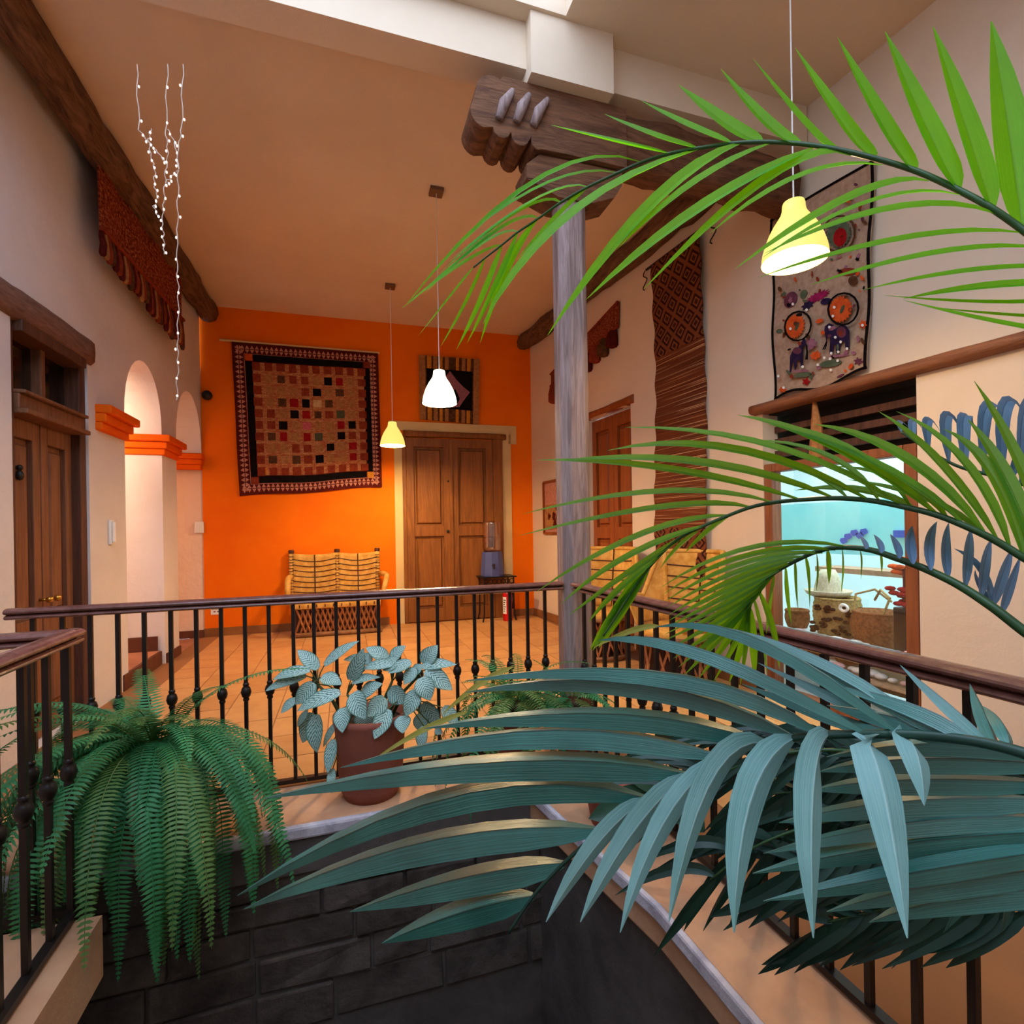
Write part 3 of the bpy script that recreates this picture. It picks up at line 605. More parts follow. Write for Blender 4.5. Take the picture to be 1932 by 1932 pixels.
eleB = [(520, 1050), (545, 1135), (500, 1160), (505, 1400), (475, 1410), (465, 1330), (425, 1330), (430, 1400), (400, 1460), (380, 1340), (350, 1480), (335, 1480), (340, 1280), (385, 1185), (450, 1165), (475, 1110)]
motif('elephant', eleB, 'navy'); motif('saddle_cloth', ell(430, 1210, 55, 45), 'plum')
ring('trunk_line', [(545, 1140), (548, 1230), (535, 1320), (552, 1320), (556, 1230)], 'black', .004); ring('trunk_line', [(800, 1090), (790, 1150), (775, 1190), (750, 1195)], 'black', .004)
motif('flower', ell(690, 530, 175, 60, -.45, 30, .35), 'magenta'); motif('leaf_spray', ell(560, 640, 95, 55, -.5, 14, .4), 'navy'); motif('leaf_spray', ell(790, 590, 70, 40, -.3), 'navy')
motif('bird', ell(345, 570, 75, 110, .5), 'plum'); motif('bird', ell(510, 500, 40, 60, .4), 'sage'); motif('flower', ell(610, 1110, 80, 60, .6, 16, .3), 'mauve'); motif('flower', ell(660, 1270, 80, 62, -.4, 14, .35), 'orange')
motif('leaf_shape', ell(850, 1370, 140, 45, -.15), 'sage'); motif('leaf_shape', ell(500, 1515, 120, 30, -.12), 'sage'); motif('ground_line', ell(960, 1275, 130, 14, -.1), 'mauve'); motif('ground_line', ell(470, 1465, 110, 14, -.05), 'mauve')
motif('scroll', ell(1060, 220, 120, 50, -.1), 'rust'); motif('scroll', ell(1130, 330, 60, 60, 0), 'brown'); motif('star_flower', ell(540, 1600, 60, 55, 0, 10, .5), 'red'); motif('star_flower', ell(245, 1700, 55, 38, 0, 12, .4), 'orange'); motif('star_flower', ell(1195, 1345, 60, 55, .3, 12, .45), 'plum'); motif('star_flower', ell(1255, 880, 55, 62, .2, 12, .4), 'orange')
rr = random.Random(5)
for i in range(130):
    x = rr.uniform(190, 1280); y = rr.uniform(-880, 1560)
    if y < -100 and x < 560+(-y)*.55: continue
    if 250 < y < 1420 and 280 < x < 1130 and rr.random() < .35: continue
    motif('sprig', ell(x, y, rr.uniform(16, 52), rr.uniform(12, 30), rr.uniform(0, 3), 10, rr.choice((0, .4))), rr.choice(('rust', 'sage', 'plum', 'black', 'orange', 'brown', 'mauve')))
for x, y in ((375, 625), (548, 697), (895, 665), (878, 775), (345, 935), (835, 915), (908, 1042), (975, 1100), (1055, 1185), (945, 1225), (857, 1243), (497, 1412), (937, 1335), (842, 1312), (770, 1300), (688, 1388), (852, 1453), (190, 1530), (258, 1675), (1250, 890)):
    MB().prism([ez(a, b_, .016) for a, b_ in ell(x, y, 16, 18, 0, 10)], NR*.003).build('mirror', C['mirror'], q)
# ================================================================ WALL FIXTURES
s_ = thing('door_intercom', 'white plastic intercom handset on the pier beside the old door', 'intercom')
p = onL(207, 1003); ty = TY
m = MB(); m.obox(p-ty*.028-ZU*.1, ty*.056, NL*.02, ZU*.19); m.build('base_plate', M['white'], s_, bevel=.006)
m = MB(); m.obox(p-ty*.02-ZU*.085+NL*.02, ty*.03, NL*.02, ZU*.16); m.build('handset', M['white'], s_, bevel=.008); m = MB(); m.obox(p+ty*.008+ZU*.04+NL*.02, ty*.018, NL*.012, ZU*.02); m.build('button', M['white'], s_, bevel=.002)
s_ = thing('wall_outlet', 'small white outlet plate on the pale jamb left of the orange wall', 'outlet')
p = on(376, 995, (0, 7.208, 0), (0, -1, 0)); p = V((p.x, 7.208, p.z))
m = MB(); m.box(p.x-.05, p.x+.05, 7.196, 7.215, p.z-.068, p.z+.068); m.build('cover_plate', M['white'], s_, bevel=.004)
for dz in (-.025, .025): m = MB(); m.box(p.x-.02, p.x+.02, 7.192, 7.197, p.z+dz-.017, p.z+dz+.017); m.build('socket', M['white'], s_, bevel=.002)
s_ = thing('alarm_bell', 'small dark round bell on the orange wall near its left edge', 'bell')
p = onB(393, 748); m = MB(); m.tube([p-NB*.01, p+NB*.05], .03, 12); m.build('mount', M['black'], s_, smooth=True); m = MB(); m.ball(p+NB*.06, .06, 14); m.build('dome', M['black'], s_, smooth=True)
s_ = thing('evacuation_sign', 'small green and white evacuation sign low on the orange wall', 'sign')
p = onB(398, 1160); W_, H_ = .115, .145
m = MB(); m.obox(p+NB*.001, TX*W_, NB*.006, ZU*H_); m.build('plate', M['white'], s_); m = MB(); m.obox(p+NB*.007+TX*.006+ZU*.065, TX*(W_-.012), NB*.002, ZU*.074); m.build('green_panel', plain('sign_green', (20, 74, 52), .4), s_)
m = MB(); m.prism([p+NB*.009+TX*a+ZU*b_ for a, b_ in ((.03, .115), (.055, .132), (.055, .12), (.095, .12), (.095, .11), (.055, .11), (.055, .098))], NB*.001); m.build('arrow', M['white'], s_)
for dx in (.03, .07): m = MB(); m.obox(p+NB*.007+TX*dx+ZU*.03, TX*.022, NB*.001, ZU*.012); m.build('printed_mark', C['plum'], s_)
s_ = thing('framed_picture', 'narrow framed brown picture on the right wall behind the wooden post', 'picture')
y0, y1, z0, z1 = 6.76, 6.26, 1.19, 1.89
for a, b_ in (((y0, z0), (y0, z1)), ((y1, z0), (y1, z1)), ((y0, z0), (y1, z0)), ((y0, z1), (y1, z1))): m = MB(); m.bar(PR(*a, .015), PR(*b_, .015), .03, .03, NR); m.build('frame', M['rust'], s_)
m = MB(); m.obox(PR(y0, z0, .004), TYR*.5, NR*.004, ZU*.7); m.build('mount', C['rose'], s_); m = MB(); m.obox(PR(y0-.03, z0+.05, .008), TYR*.44, NR*.003, ZU*.34); m.build('print', C['tan'], s_)
rr = random.Random(3)
for i in range(9):
    cx_, cz_ = y0-.06-rr.random()*.36, z0+.1+rr.random()*.24; m = MB(); m.prism([PR(cx_+.05*math.cos(a)*rr.uniform(.5, 1.1), cz_+.05*math.sin(a)*rr.uniform(.5, 1.2), .0112+.0004*i) for a in [2*PI*k/9 for k in range(9)]], NR*.001); m.build('painted_tree', C['maroon'], s_)
# ================================================================ BENCH
def lattice(parent, fpt, n, w, hz, mats='slat', th=.012):    # crossing slats over fpt(t,z)->(point,normal)
    for sgn in (1, -1):
        m = MB()
        for i in range(n):
            t0 = (i+.5)/n; t1 = t0+sgn*w
            if not 0 <= t1 <= 1: continue
            pts = []
            for k in range(4):
                p, nn = fpt(lerp(t0, t1, k/3), hz*k/3); pts.append(p+nn*(.006 if sgn > 0 else .014))
            m.tube(pts, th, 4)
        tag(m.build('lattice', M[mats], parent), kind='stuff')
bn = thing('equipal_loveseat', 'yellow leather two seat bench with lattice base against the orange wall', 'bench')
bx0, bx1, by0, by1 = -.60, .41, 6.69, 7.1; bw = bx1-bx0
m = MB(); m.box(bx0+.02, bx1-.02, by0+.03, by1, .06, .34); m.build('shade_core', M['drum'], bn)  # dark box painting the shade behind the bench slats
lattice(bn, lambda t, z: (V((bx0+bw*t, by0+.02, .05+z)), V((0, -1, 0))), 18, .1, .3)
for a, b_ in (((bx0-.01, by0), (bx1+.01, by0)), ((bx0, by0), (bx0, by1)), ((bx1, by0), (bx1, by1))): m = MB(); m.tube([(a[0], a[1], .03), (b_[0], b_[1], .03)], .028, 8); m.build('base_pole', M['pole'], bn, smooth=True)
m = MB()
def seatf(u, v):                                             # front roll and seat
    pr = [(by0-.01, .34), (by0-.015, .38), (by0-.01, .41), (by0+.03, .425), (by0+.2, .42), (by1, .41)]; s = v*5; i = min(4, int(s)); p = V(pr[i]).lerp(V(pr[i+1]), s-i) if False else [lerp(pr[i][k], pr[i+1][k], s-i) for k in (0, 1)]
    return V((bx0-.005+bw*1.01*u, p[0], p[1]))
m.grid(seatf, 20, 15); m.build('seat', M['leather'], bn, smooth=True, solid=.012)
for i in range(10): m = MB(); x = bx0+.08+i*bw/10.6; m.bar((x, by0-.022, .355), (x, by0-.022, .392), .012, .008, (0, 1, 0)); m.build('lacing_knot', M['lacing'], bn)
xm = (bx0+bx1)/2; zt = 1.0
for x in (bx0-.045, xm, bx1-.0): 
    m = MB(); m.tube([(x, 7.13, .3), (x, 7.15, zt)], .03, 8); m.build('back_post', M['leather'], bn, smooth=True); m = MB(); m.lathe((x, 7.15, zt), [(.032, -.01), (.036, .02), (.03, .035), (0, .036)], 10); m.build('post_cap', M['lacing'], bn, smooth=True)
    m = MB()
    for i in range(14): m.lathe((x, 7.136, .47+i*.037), [(.031, -.004), (.034, 0), (.031, .004)], 8)
    tag(m.build('wrapping', M['lacing'], bn), kind='stuff')
for x0, x1 in ((bx0-.03, xm-.01), (xm+.01, bx1)):
    bk = lambda u, v: V((lerp(x0, x1, u), 7.125+.03*math.sin(PI*u), lerp(.44, .99-.02*math.sin(PI*u), v)))
    m = MB(); m.grid(bk, 12, 12); bp = m.build('back_panel', M['leather'], bn, smooth=True, solid=.01)
    for i in range(1, 8):
        v = i/8.0; m = MB(); m.tube([bk(u/10, v-.045*math.sin(PI*u/10))+V((0, -.009, 0)) for u in range(11)], .0055, 5); m.build('lacing', M['lacing'], bp)
    m = MB(); m.tube([bk(.5, v/10)+V((0, -.012, 0)) for v in range(11)], .007, 5); m.build('lacing', M['lacing'], bp)
for sx, x in ((1, bx1+.03), (-1, bx0-.05)):
    ak = 1 if sx > 0 else .15
    m = MB(); pts = [(x, 7.12, .70), (x+sx*.04*ak, 7.03, .70), (x+sx*.07*ak, 6.9, .69), (x+sx*.06*ak, 6.8, .66), (x+sx*.03*ak, 6.74, .56), (x, 6.72, .42)]; m.tube(pts, [.035, .036, .036, .035, .032, .03], 8); m.build('arm', M['leather'], bn, smooth=True)
# ================================================================ EQUIPAL CHAIRS
def equipal(cx, cy, face, sc, label):
    root = thing('equipal_chair', label, 'chair', 'leather tub chairs by the right wall')
    def P(a, r, z): a = a+face; return V((cx+sc*r*math.cos(a), cy+sc*r*math.sin(a), sc*z))
    cir = lambda r, z, n=24: [P(2*PI*i/n, r, z) for i in range(n+1)]
    m = MB(); m.lathe((cx, cy, 0), [(.2*sc, .04*sc), (.185*sc, .2*sc), (.215*sc, .37*sc)], 20); m.build('shade_core', M['drum'], root)  # dark drum painting the shade behind the chair slats
    lattice(root, lambda t, z: (P(2*PI*t, .25-.03*math.sin(PI*z/.32), .05+z), V((math.cos(2*PI*t+face), math.sin(2*PI*t+face), 0))), 20, .07, .32, th=.011)
    for r, z in ((.26, .03), (.27, .375)): m = MB(); m.tube(cir(r, z), .022, 6, False); m.build('hoop', M['pole'], root, smooth=True)
    m = MB(); m.lathe((cx, cy, 0), [(.275*sc, .37*sc), (.29*sc, .41*sc), (.27*sc, .43*sc), (.15*sc, .425*sc), (.0, .42*sc)], 28); m.build('seat', M['leather'], root, smooth=True)
    def tub(u, v):                                           # back and arms, opening towards face
        a = lerp(-PI*.72, PI*.72, u)+PI; s = abs(u-.5)*2; top = lerp(1.0, .64, min(1, max(0, (s-.44)/.2)) if s > .44 else 0); z = lerp(.43, top, v); return P(a, lerp(.285, .36, v), z)
    m = MB(); m.grid(tub, 40, 10); tb = m.build('tub_back', M['leather'], root, smooth=True, solid=.014)
    m = MB(); m.tube([tub(i/40, 1) for i in range(41)], .02*sc, 8); m.build('rim', M['leather'], tb, smooth=True)
    for i in range(1, 6): m = MB(); m.tube([tub(.3+.4*j/16, i/6.2-.03*math.sin(PI*j/16))*1+(P(PI+lerp(-.6, .6, j/16), -.012, 0)-V((cx, cy, 0))) for j in range(17)], .0055, 5); m.build('lacing', M['lacing'], tb)
    m = MB(); m.tube([tub(.5, j/10)+(P(PI, -.014, 0)-V((cx, cy, 0))) for j in range(11)], .006, 5); m.build('lacing', M['lacing'], tb)
    for u in (.3, .7):
        m = MB(); m.tube([tub(u, j/8) for j in range(9)], .022, 8); m.build('upright', M['leather'], tb, smooth=True)
    return root
equipal(2.36, 4.62, R(215), 1.04, 'leather tub chair just right of the wooden post, by the reddish door')
equipal(2.53, 3.62, R(195), 1.04, 'leather tub chair at the foot of the striped runner, next to the shop window')
# ================================================================ WATER STAND, EXTINGUISHER
tb = thing('plant_stand', 'black iron stand with scrolled apron in front of the honey door', 'stand')
sx, sy = 2.0, 6.98
m = MB(); m.box(sx-.25, sx+.25, sy-.16, sy+.16, .595, .612); m.build('top', M['iron'], tb, bevel=.004)
for dx in (-.21, .21):
    for dy in (-.13, .13):
        m = MB(); m.tube([(sx+dx, sy+dy, .595), (sx+dx, sy+dy, .3), (sx+dx*1.02, sy+dy, .1), (sx+dx*1.12, sy+dy*1.1, .0)], .011, 6); m.build('leg', M['iron'], tb)
for i in range(7): m = MB(); x = sx-.18+i*.06; m.tube([(x+.03*math.cos(a), sy-.135, .545+.03*math.sin(a)) for a in [2*PI*k/12 for k in range(13)]], .006, 5); m.build('scroll', M['iron'], tb)
m = MB(); m.bar((sx-.21, sy-.135, .5), (sx+.21, sy-.135, .5), .014, .014); m.build('apron_bar', M['iron'], tb)
cr = thing('water_crock', 'blue faceted water crock with black spigot on the iron stand', 'water dispenser')
cx_ = 1.945
m = MB(); m.lathe((cx_, sy, .612), [(0, 0), (.165, 0), (.168, .03), (.142, .33), (.135, .335), (.125, .31), (.0, .3)], 10); m.build('body', M['blue'], cr, bevel=.006)
m = MB(); p = V((cx_-.03, sy-.158, .77)); m.tube([p+V((0, .03, 0)), p-V((0, .03, 0))], .016, 8); m.ball(p-V((0, .03, 0)), .022, 8); m.tube([p-V((0, .03, .0)), p-V((0, .04, .05))], .012, 8); tag(m.build('spigot', M['black'], cr, smooth=True))
jg = thing('water_jug', 'clear ribbed water jug upside down in the blue crock', 'bottle')
pr = [(.05, -.03), (.12, .02)]
for i in range(9): pr += [(.135 if i % 2 else .127, .04+i*.042)]
pr += [(.132, .40), (.115, .425), (.0, .43)]
m = MB(); m.lathe((cx_, sy, .945), pr, 24); m.build('bottle', M['jug'], jg, smooth=True)
m = MB(); m.lathe((cx_, sy, .945), [(r*.97, z) for r, z in pr[:7]]+[(0, .2)], 24); m.build('water', glass('water', (.95, .86, .78, 1), .05, .85), jg, smooth=True)
fe = thing('fire_extinguisher', 'red fire extinguisher with white label on the floor right of the stand', 'extinguisher')
ex, ey = 2.12, 6.86
m = MB(); m.lathe((ex, ey, 0), [(0, 0), (.062, 0), (.066, .015), (.066, .36), (.058, .4), (.03, .425), (.02, .44), (0, .44)], 20); m.build('cylinder_body', M['red'], fe, smooth=True)
m = MB(); m.lathe((ex, ey, 0), [(.0668, .1), (.0668, .33)], 8, PI*1.0, PI*1.33); lb = m.build('label_plate', M['white'], fe, smooth=True)
for i in range(6):
    m = MB(); m.lathe((ex, ey, 0), [(.0674, .13+i*.03), (.0674, .142+i*.03)], 4, PI*1.1, PI*(1.22+.04*(i % 3))); m.build('printed_line', M['black'], lb)
m = MB(); m.tube([(ex, ey, .43), (ex, ey, .49)], .018, 8); m.bar((ex-.02, ey, .5), (ex+.09, ey, .51), .02, .012); m.build('valve', M['black'], fe); m = MB(); m.tube([(ex, ey-.01, .47), (ex+.07, ey, .44), (ex+.085, ey, .3), (ex+.075, ey, .16)], .01, 6); m.build('hose', M['black'], fe, smooth=True)
# ================================================================ STRING LIGHTS
MW = plain('clear_wire', (196, 176, 160), .3); MBu = emit('fairy_bulb', (1, .84, .74, 1), .42)
for lab, segs in (('string of tiny clear bulbs hanging lowest, to the right of its cluster', [[(345, 120), (343, 242), (336, 280), (336, 340), (335, 420), (334, 500), (337, 560), (335, 640), (336, 690), (333, 755)]]),
                  ('string of tiny clear bulbs looped in the middle of the hanging cluster', [[(316, 120), (313, 250), (317, 290), (312, 330), (309, 380), (306, 420), (309, 450), (310, 480)], [(316, 243), (330, 270), (337, 320), (322, 335), (312, 345)]]),
                  ('string of tiny clear bulbs crossing the left of the hanging cluster', [[(258, 120), (262, 245), (282, 270), (300, 290), (313, 308)], [(285, 242), (280, 262), (284, 290), (292, 320), (291, 350), (298, 372), (290, 390), (298, 410)]])):
    s_ = thing('string_light', lab, 'string lights', 'fairy light strands by the left wall')
    for sg in segs:
        P_ = [at(x, y, 2.5) for x, y in sg]; cv = []
        for i in range(len(P_)-1):
            for k in range(6): cv.append(P_[i].lerp(P_[i+1], k/6)+V((.004*math.sin(len(cv)*1.7), .004*math.cos(len(cv)*1.3), 0)))
        m = MB(); m.tube(cv+[P_[-1]], .0022, 5); m.build('wire', MW, s_)
        for i in range(2, len(cv), 3):
            if cv[i].z > 3.7: continue
            m = MB(); m.ball(cv[i]+V((rnd.uniform(-.008, .008), 0, -.006)), .0052, 6, 1.5); m.build('bulb', MBu, s_)
# ================================================================ SHOP WINDOW
w1 = tag(bpy.data.objects.new('window_1', None), 'shop window in a brown wooden frame in the right wall', None, None, 'structure'); COL.objects.link(w1)
log('lintel', PR(3.19, 2.115, -.02), PR(.6, 2.115, -.02), .18, .075, M['winbeam'], 20, .006, 6, w1)
m = MB(); FO = -.10
for y0, y1, z0, z1 in ((3.12, 3.055, 0, 1.70), (2.165, 2.095, 0, 1.70)): m.obox(PR(y0, z0, FO), TYR*(y0-y1), NR*.1, ZU*(z1-z0))
m.obox(PR(3.055, 1.64, FO), TYR*.89, NR*.1, ZU*.06); m.obox(PR(3.055, 0, FO), TYR*.89, NR*.1, ZU*.06); fr = m.build('frame', M['winwood'], w1, bevel=.006)
m = MB(); m.obox(PR(3.055, .06, FO+.045), TYR*.89, NR*.006, ZU*1.58); m.build('pane', M['pane'], w1)
for z in (1.76, 1.85, 1.94): m = MB(); m.obox(PR(3.12, z, FO-.06), TYR*1.02, NR*.05, ZU*.045); m.build('louvre', M['doorframe'], w1)
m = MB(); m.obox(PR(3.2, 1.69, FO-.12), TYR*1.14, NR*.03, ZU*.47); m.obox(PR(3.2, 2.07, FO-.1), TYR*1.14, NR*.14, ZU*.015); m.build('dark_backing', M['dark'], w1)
m = MB(); m.tube([PR(2.72, 2.08, FO+.08), PR(2.7, 1.9, FO+.09), PR(2.71, 1.7, FO+.08)], [.012, .035, .05], 8); m.build('straw_bundle', C['tan'], w1)
# showroom behind the glass
DW = plaster('showroom_white', (226, 236, 236), (210, 224, 226), 1, .1)
m = MB()
pl_ = [(3.27, 1.4), (4.9, 1.4), (4.9, 4.7), (2.97, 4.7)]
m.prism([(x, y, 2.5) for x, y in pl_], (0, 0, .1)); m.prism([(x, y, -.1) for x, y in pl_], (0, 0, .1)); m.box(4.8, 4.9, 1.4, 4.7, 0, 2.5); m.box(3.2, 4.8, 1.4, 1.5, 0, 2.5); m.box(2.97, 4.8, 4.6, 4.7, 0, 2.5); m.build('wall_showroom', DW)['kind'] = 'structure'

def tubelamp(name, loc, energy, col, sx, sy):
    l = bpy.data.lights.new(name, 'AREA'); l.shape = 'RECTANGLE'; l.size = sx; l.size_y = sy; l.energy = energy; l.color = col
    o = bpy.data.objects.new(name, l); o.location = loc; COL.objects.link(o); return o
tubelamp('showroom_lamp', (3.95, 2.6, 2.45), 48, (.72, .95, 1), .9, 2.4)
# backdrop, shelves and wares
s_ = thing('display_board', 'large pale turquoise board standing behind the wares in the shop window', 'board')
TQ = plaster('turquoise_board', (150, 226, 232), (128, 212, 224), 2, .05, .5)
def W(x, y, X): return on(x, y, (X, 0, 0), (1, 0, 0))       # point on the plane x = X behind the glass
a = W(1600, 1046, 4.05); b_ = W(1600, 945, 4.05)
m = MB(); m.box(4.05, 4.07, 1.9, 4.5, a.z, b_.z); m.build('panel', TQ, s_)
for k, (x, y) in enumerate(((1600, 1012), (1612, 1005), (1622, 1010), (1630, 1003), (1592, 1020))):
    m = MB(); p = W(x, y, 4.04); m.prism([p+V((0, .035*math.cos(t), .022*math.sin(t)*(1+.4*(i % 2)))) for i, t in enumerate([2*PI*i/9 for i in range(9)])], (-.004, 0, 0)); m.build('painted_flower', plain('flower_blue', (40, 84, 190), .5) if k == 0 else bpy.data.materials['flower_blue'], s_)
m = MB(); p = W(1698, 1008, 4.04); m.box(4.03, 4.045, p.y-.045, p.y+.045, p.z-.025, p.z+.03); m.build('blue_card', bpy.data.materials['flower_blue'], s_)
sh = thing('display_shelf', 'white shelf across the shop window carrying baskets and a straw hat', 'shelf')
SZ = .42; m = MB(); m.box(3.22, 3.75, 1.9, 3.3, SZ-.03, SZ); m.build('board', DW, sh, bevel=.004)
for y in (1.95, 3.2): m = MB(); m.box(3.24, 3.74, y, y+.04, 0, SZ-.03); m.build('side_panel', DW, sh)
m = MB(); m.box(3.76, 4.0, 2.6, 3.4, .86, .9); m.build('back_ledge', C['beige'], sh)
def basket(px, py, k, r, h, mt, label, spots=False, name='woven_basket', X=3.5):
    p = W(px, py, X); o = thing(name, label, 'basket'); c = V((p.x, p.y, SZ))
    pr = [(0, 0), (r*.85, .0)]
    n = 8
    for i in range(n+1):
        z = h*i/n; pr.append((r*(.86+.24*math.sin(PI*i/n*.8)), z)); pr.append((r*(.83+.24*math.sin(PI*(i+.5)/n*.8)), z+h/n*.5))
    pr += [(r*.7, h), (r*.6, h*.6), (0, h*.55)]
    m = MB(); m.lathe(c, pr, 20); m.build('body', mt, o, smooth=True)
    m = MB(); m.tube([c+V((r*.93*math.cos(2*PI*i/20), r*.93*math.sin(2*PI*i/20), h*1.02)) for i in range(21)], .014, 6, False); m.build('rim', mt, o, smooth=True)
    if spots:
        rr = random.Random(2)
        for i in range(44):
            a = rr.uniform(PI*.6, PI*1.6); z = rr.uniform(.1, .85)*h; q = c+V((r*1.13*math.cos(a), r*1.13*math.sin(a), z)); m = MB(); m.ball(q, .022, 6, .6); m.build('dark_spot', C['black'], o)
    return o, c
BK = cloth('basket_straw', (176, 144, 92), (138, 106, 62), 60); BW = cloth('basket_brown', (140, 92, 60), (104, 64, 40), 50)
basket(1580, 1170, 0, .15, .27, BK, 'round straw basket with dark spots under the straw hat', True)
o, c = basket(1657, 1180, 0, .15, .22, BW, 'brown lidless bag-like basket right of the spotted basket', X=3.45)
for s1 in (-1, 1): m = MB(); m.tube([c+V((-.1, .1*s1, .2)), c+V((-.05, .12*s1, .34)), c+V((0, .02*s1, .38)), c+V((.05, -.06*s1, .3))], .008, 6); m.build('handle', BK, o)
basket(1504, 1160, 0, .085, .13, BW, 'small dark striped basket at the left end of the window shelf')
o = thing('straw_hat', 'pale straw hat sitting on top of the spotted basket', 'hat'); p = W(1563, 1140, 3.5); c = V((p.x, p.y, SZ+.285)); HS = cloth('hat_straw', (206, 196, 170), (180, 166, 138), 60)
m = MB(); m.lathe(c, [(.16, .045), (.14, .015), (.11, .0), (.085, .02)], 24); m.build('brim', HS, o, smooth=True, solid=.006); m = MB(); m.lathe(c, [(.1, 0), (.095, .06), (.075, .15), (.05, .2), (.02, .19), (0, .18)], 20); m.build('crown', HS, o, smooth=True)
o = thing('tape_ring', 'white ring lying beside the spotted basket', 'ring'); p = W(1592, 1147, 3.3); m = MB(); m.tube([p+V((0, .03*math.cos(t), .022*math.sin(t))) for t in [2*PI*i/16 for i in range(17)]], .01, 6); m.build('band', M['white'], o)
o = thing('paper_flower_stand', 'dark stand with red and orange paper flowers at the right window post', 'flowers'); p = W(1708, 1190, 3.35); m = MB(); m.box(p.x-.04, p.x+.04, p.y-.05, p.y+.05, SZ, .72); m.build('dark_vase', M['black'], o, bevel=.01)
rr = random.Random(11)
for z, cc, n_ in ((.79, 'red', 12), (.9, 'maroon', 3), (.98, 'orange', 10)):
    for i in range(n_): m = MB(); m.ball(V((p.x, p.y, z))+V((rr.uniform(-.05, .05), rr.uniform(-.06, .06), rr.uniform(-.05, .05))), .032, 6, .5); m.build('petal', C[cc], o)
m = MB(); m.tube([(p.x, p.y, .7), (p.x, p.y, .98)], .01, 6); m.build('flower_stem', C['maroon'], o)
sh2 = thing('low_shelf', 'low grey shelf under the window shelf covered with pale stones', 'shelf'); m = MB(); m.box(3.18, 3.24, 1.95, 3.2, .2, .235); m.box(3.18, 3.7, 1.95, 3.2, .2, .225); m.build('board', C['beige'], sh2)
WS = plaster('white_shell', (232, 228, 224), (206, 198, 196), 9, .2, .5); PS = plaster('pink_shell', (222, 180, 184), (200, 150, 156), 9, .2, .5)
base = MB(); base.ball((0, 0, 0), 1, 8, .6); sm = [base.mesh('pale_shell', WS, True), base.mesh('pale_shell', PS, True)]
ORD = 'one two three four five six seven eight nine ten eleven twelve thirteen fourteen fifteen sixteen seventeen'.split()
for zz, X0, nn, side in (((SZ), 3.26, 17, 'upper'), (.235, 3.3, 15, 'lower')):
    for i in range(nn):
        o = put('pale_shell', sm[1 if i % 6 == 4 else 0]); r = rr.uniform(.026, .042); o.scale = (r, r*rr.uniform(1, 1.5), r); y = 2.05+i*1.12/nn; o.location = (X0+rr.uniform(-.015, .03), y, zz+r*.6)
        tag(o, '%s shell, number %s counted from the right, along the %s shelf of the shop window' % ('pinkish' if i % 6 == 4 else 'white', ORD[i], side), 'shell', 'shells on the %s shelf' % side)
o = thing('red_pot', 'small red pot on the low shelf behind the pale shells', 'pot'); p = W(1506, 1262, 3.5); m = MB(); m.lathe((p.x, p.y, .225), [(0, 0), (.05, 0), (.08, .06), (.07, .13), (.045, .16), (.05, .18), (0, .17)], 16); m.build('body', plain('red_glaze', (150, 30, 44), .3), o, smooth=True)
for x, l in ((1548, 'left'), (1600, 'right')):
    o = thing('clay_bowl', 'brown clay bowl on the low shelf, the %s one of two' % l, 'bowl'); p = W(x, 1290, 3.5); m = MB(); m.lathe((p.x, p.y, .225), [(0, 0), (.06, 0), (.11, .07), (.1, .08), (.05, .02), (0, .02)], 16); m.build('body', M['terra'], o, smooth=True)
# ================================================================ PALMS
WPROF = ((0, .22), (.08, .6), (.2, .9), (.4, 1), (.6, .9), (.78, .62), (.92, .28), (1, .03))
def wprof(s):
    for (a, x), (b_, y) in zip(WPROF, WPROF[1:]):
        if s <= b_: return lerp(x, y, (s-a)/(b_-a))
    return .03
def leaflet(parent, b_, mid, t, w_, mt, nrm, fold=.35, twist=0, n=9):
    c = through(b_, mid, t); vs = []; fs = []; uv = []
    for i in range(n+1):
        s = i/n; p = bez(b_, c, t, s); tg = ((c-b_)*(1-s)+(t-c)*s).normalized(); sd = tg.cross(nrm)
        if sd.length < 1e-4: sd = tg.cross(ZU)
        sd.normalize(); up = sd.cross(tg).normalized(); h = w_*.5*wprof(s)
        for q in (-1, -.5, 0, 0, .5, 1): vs.append(p+sd*h*q*(1-.12*abs(fold))+up*h*fold*abs(q)); uv.append((q, s*(t-b_).length*6))
    for i in range(n):                                       # two halves meeting in a crisp keel
        for j in (0, 1, 3, 4): fs.append((i*6+j, i*6+j+1, i*6+j+7, i*6+j+6))
    return MB().add(vs, fs).build('leaflet', mt, parent, smooth=True, uv=uv, fix=False)
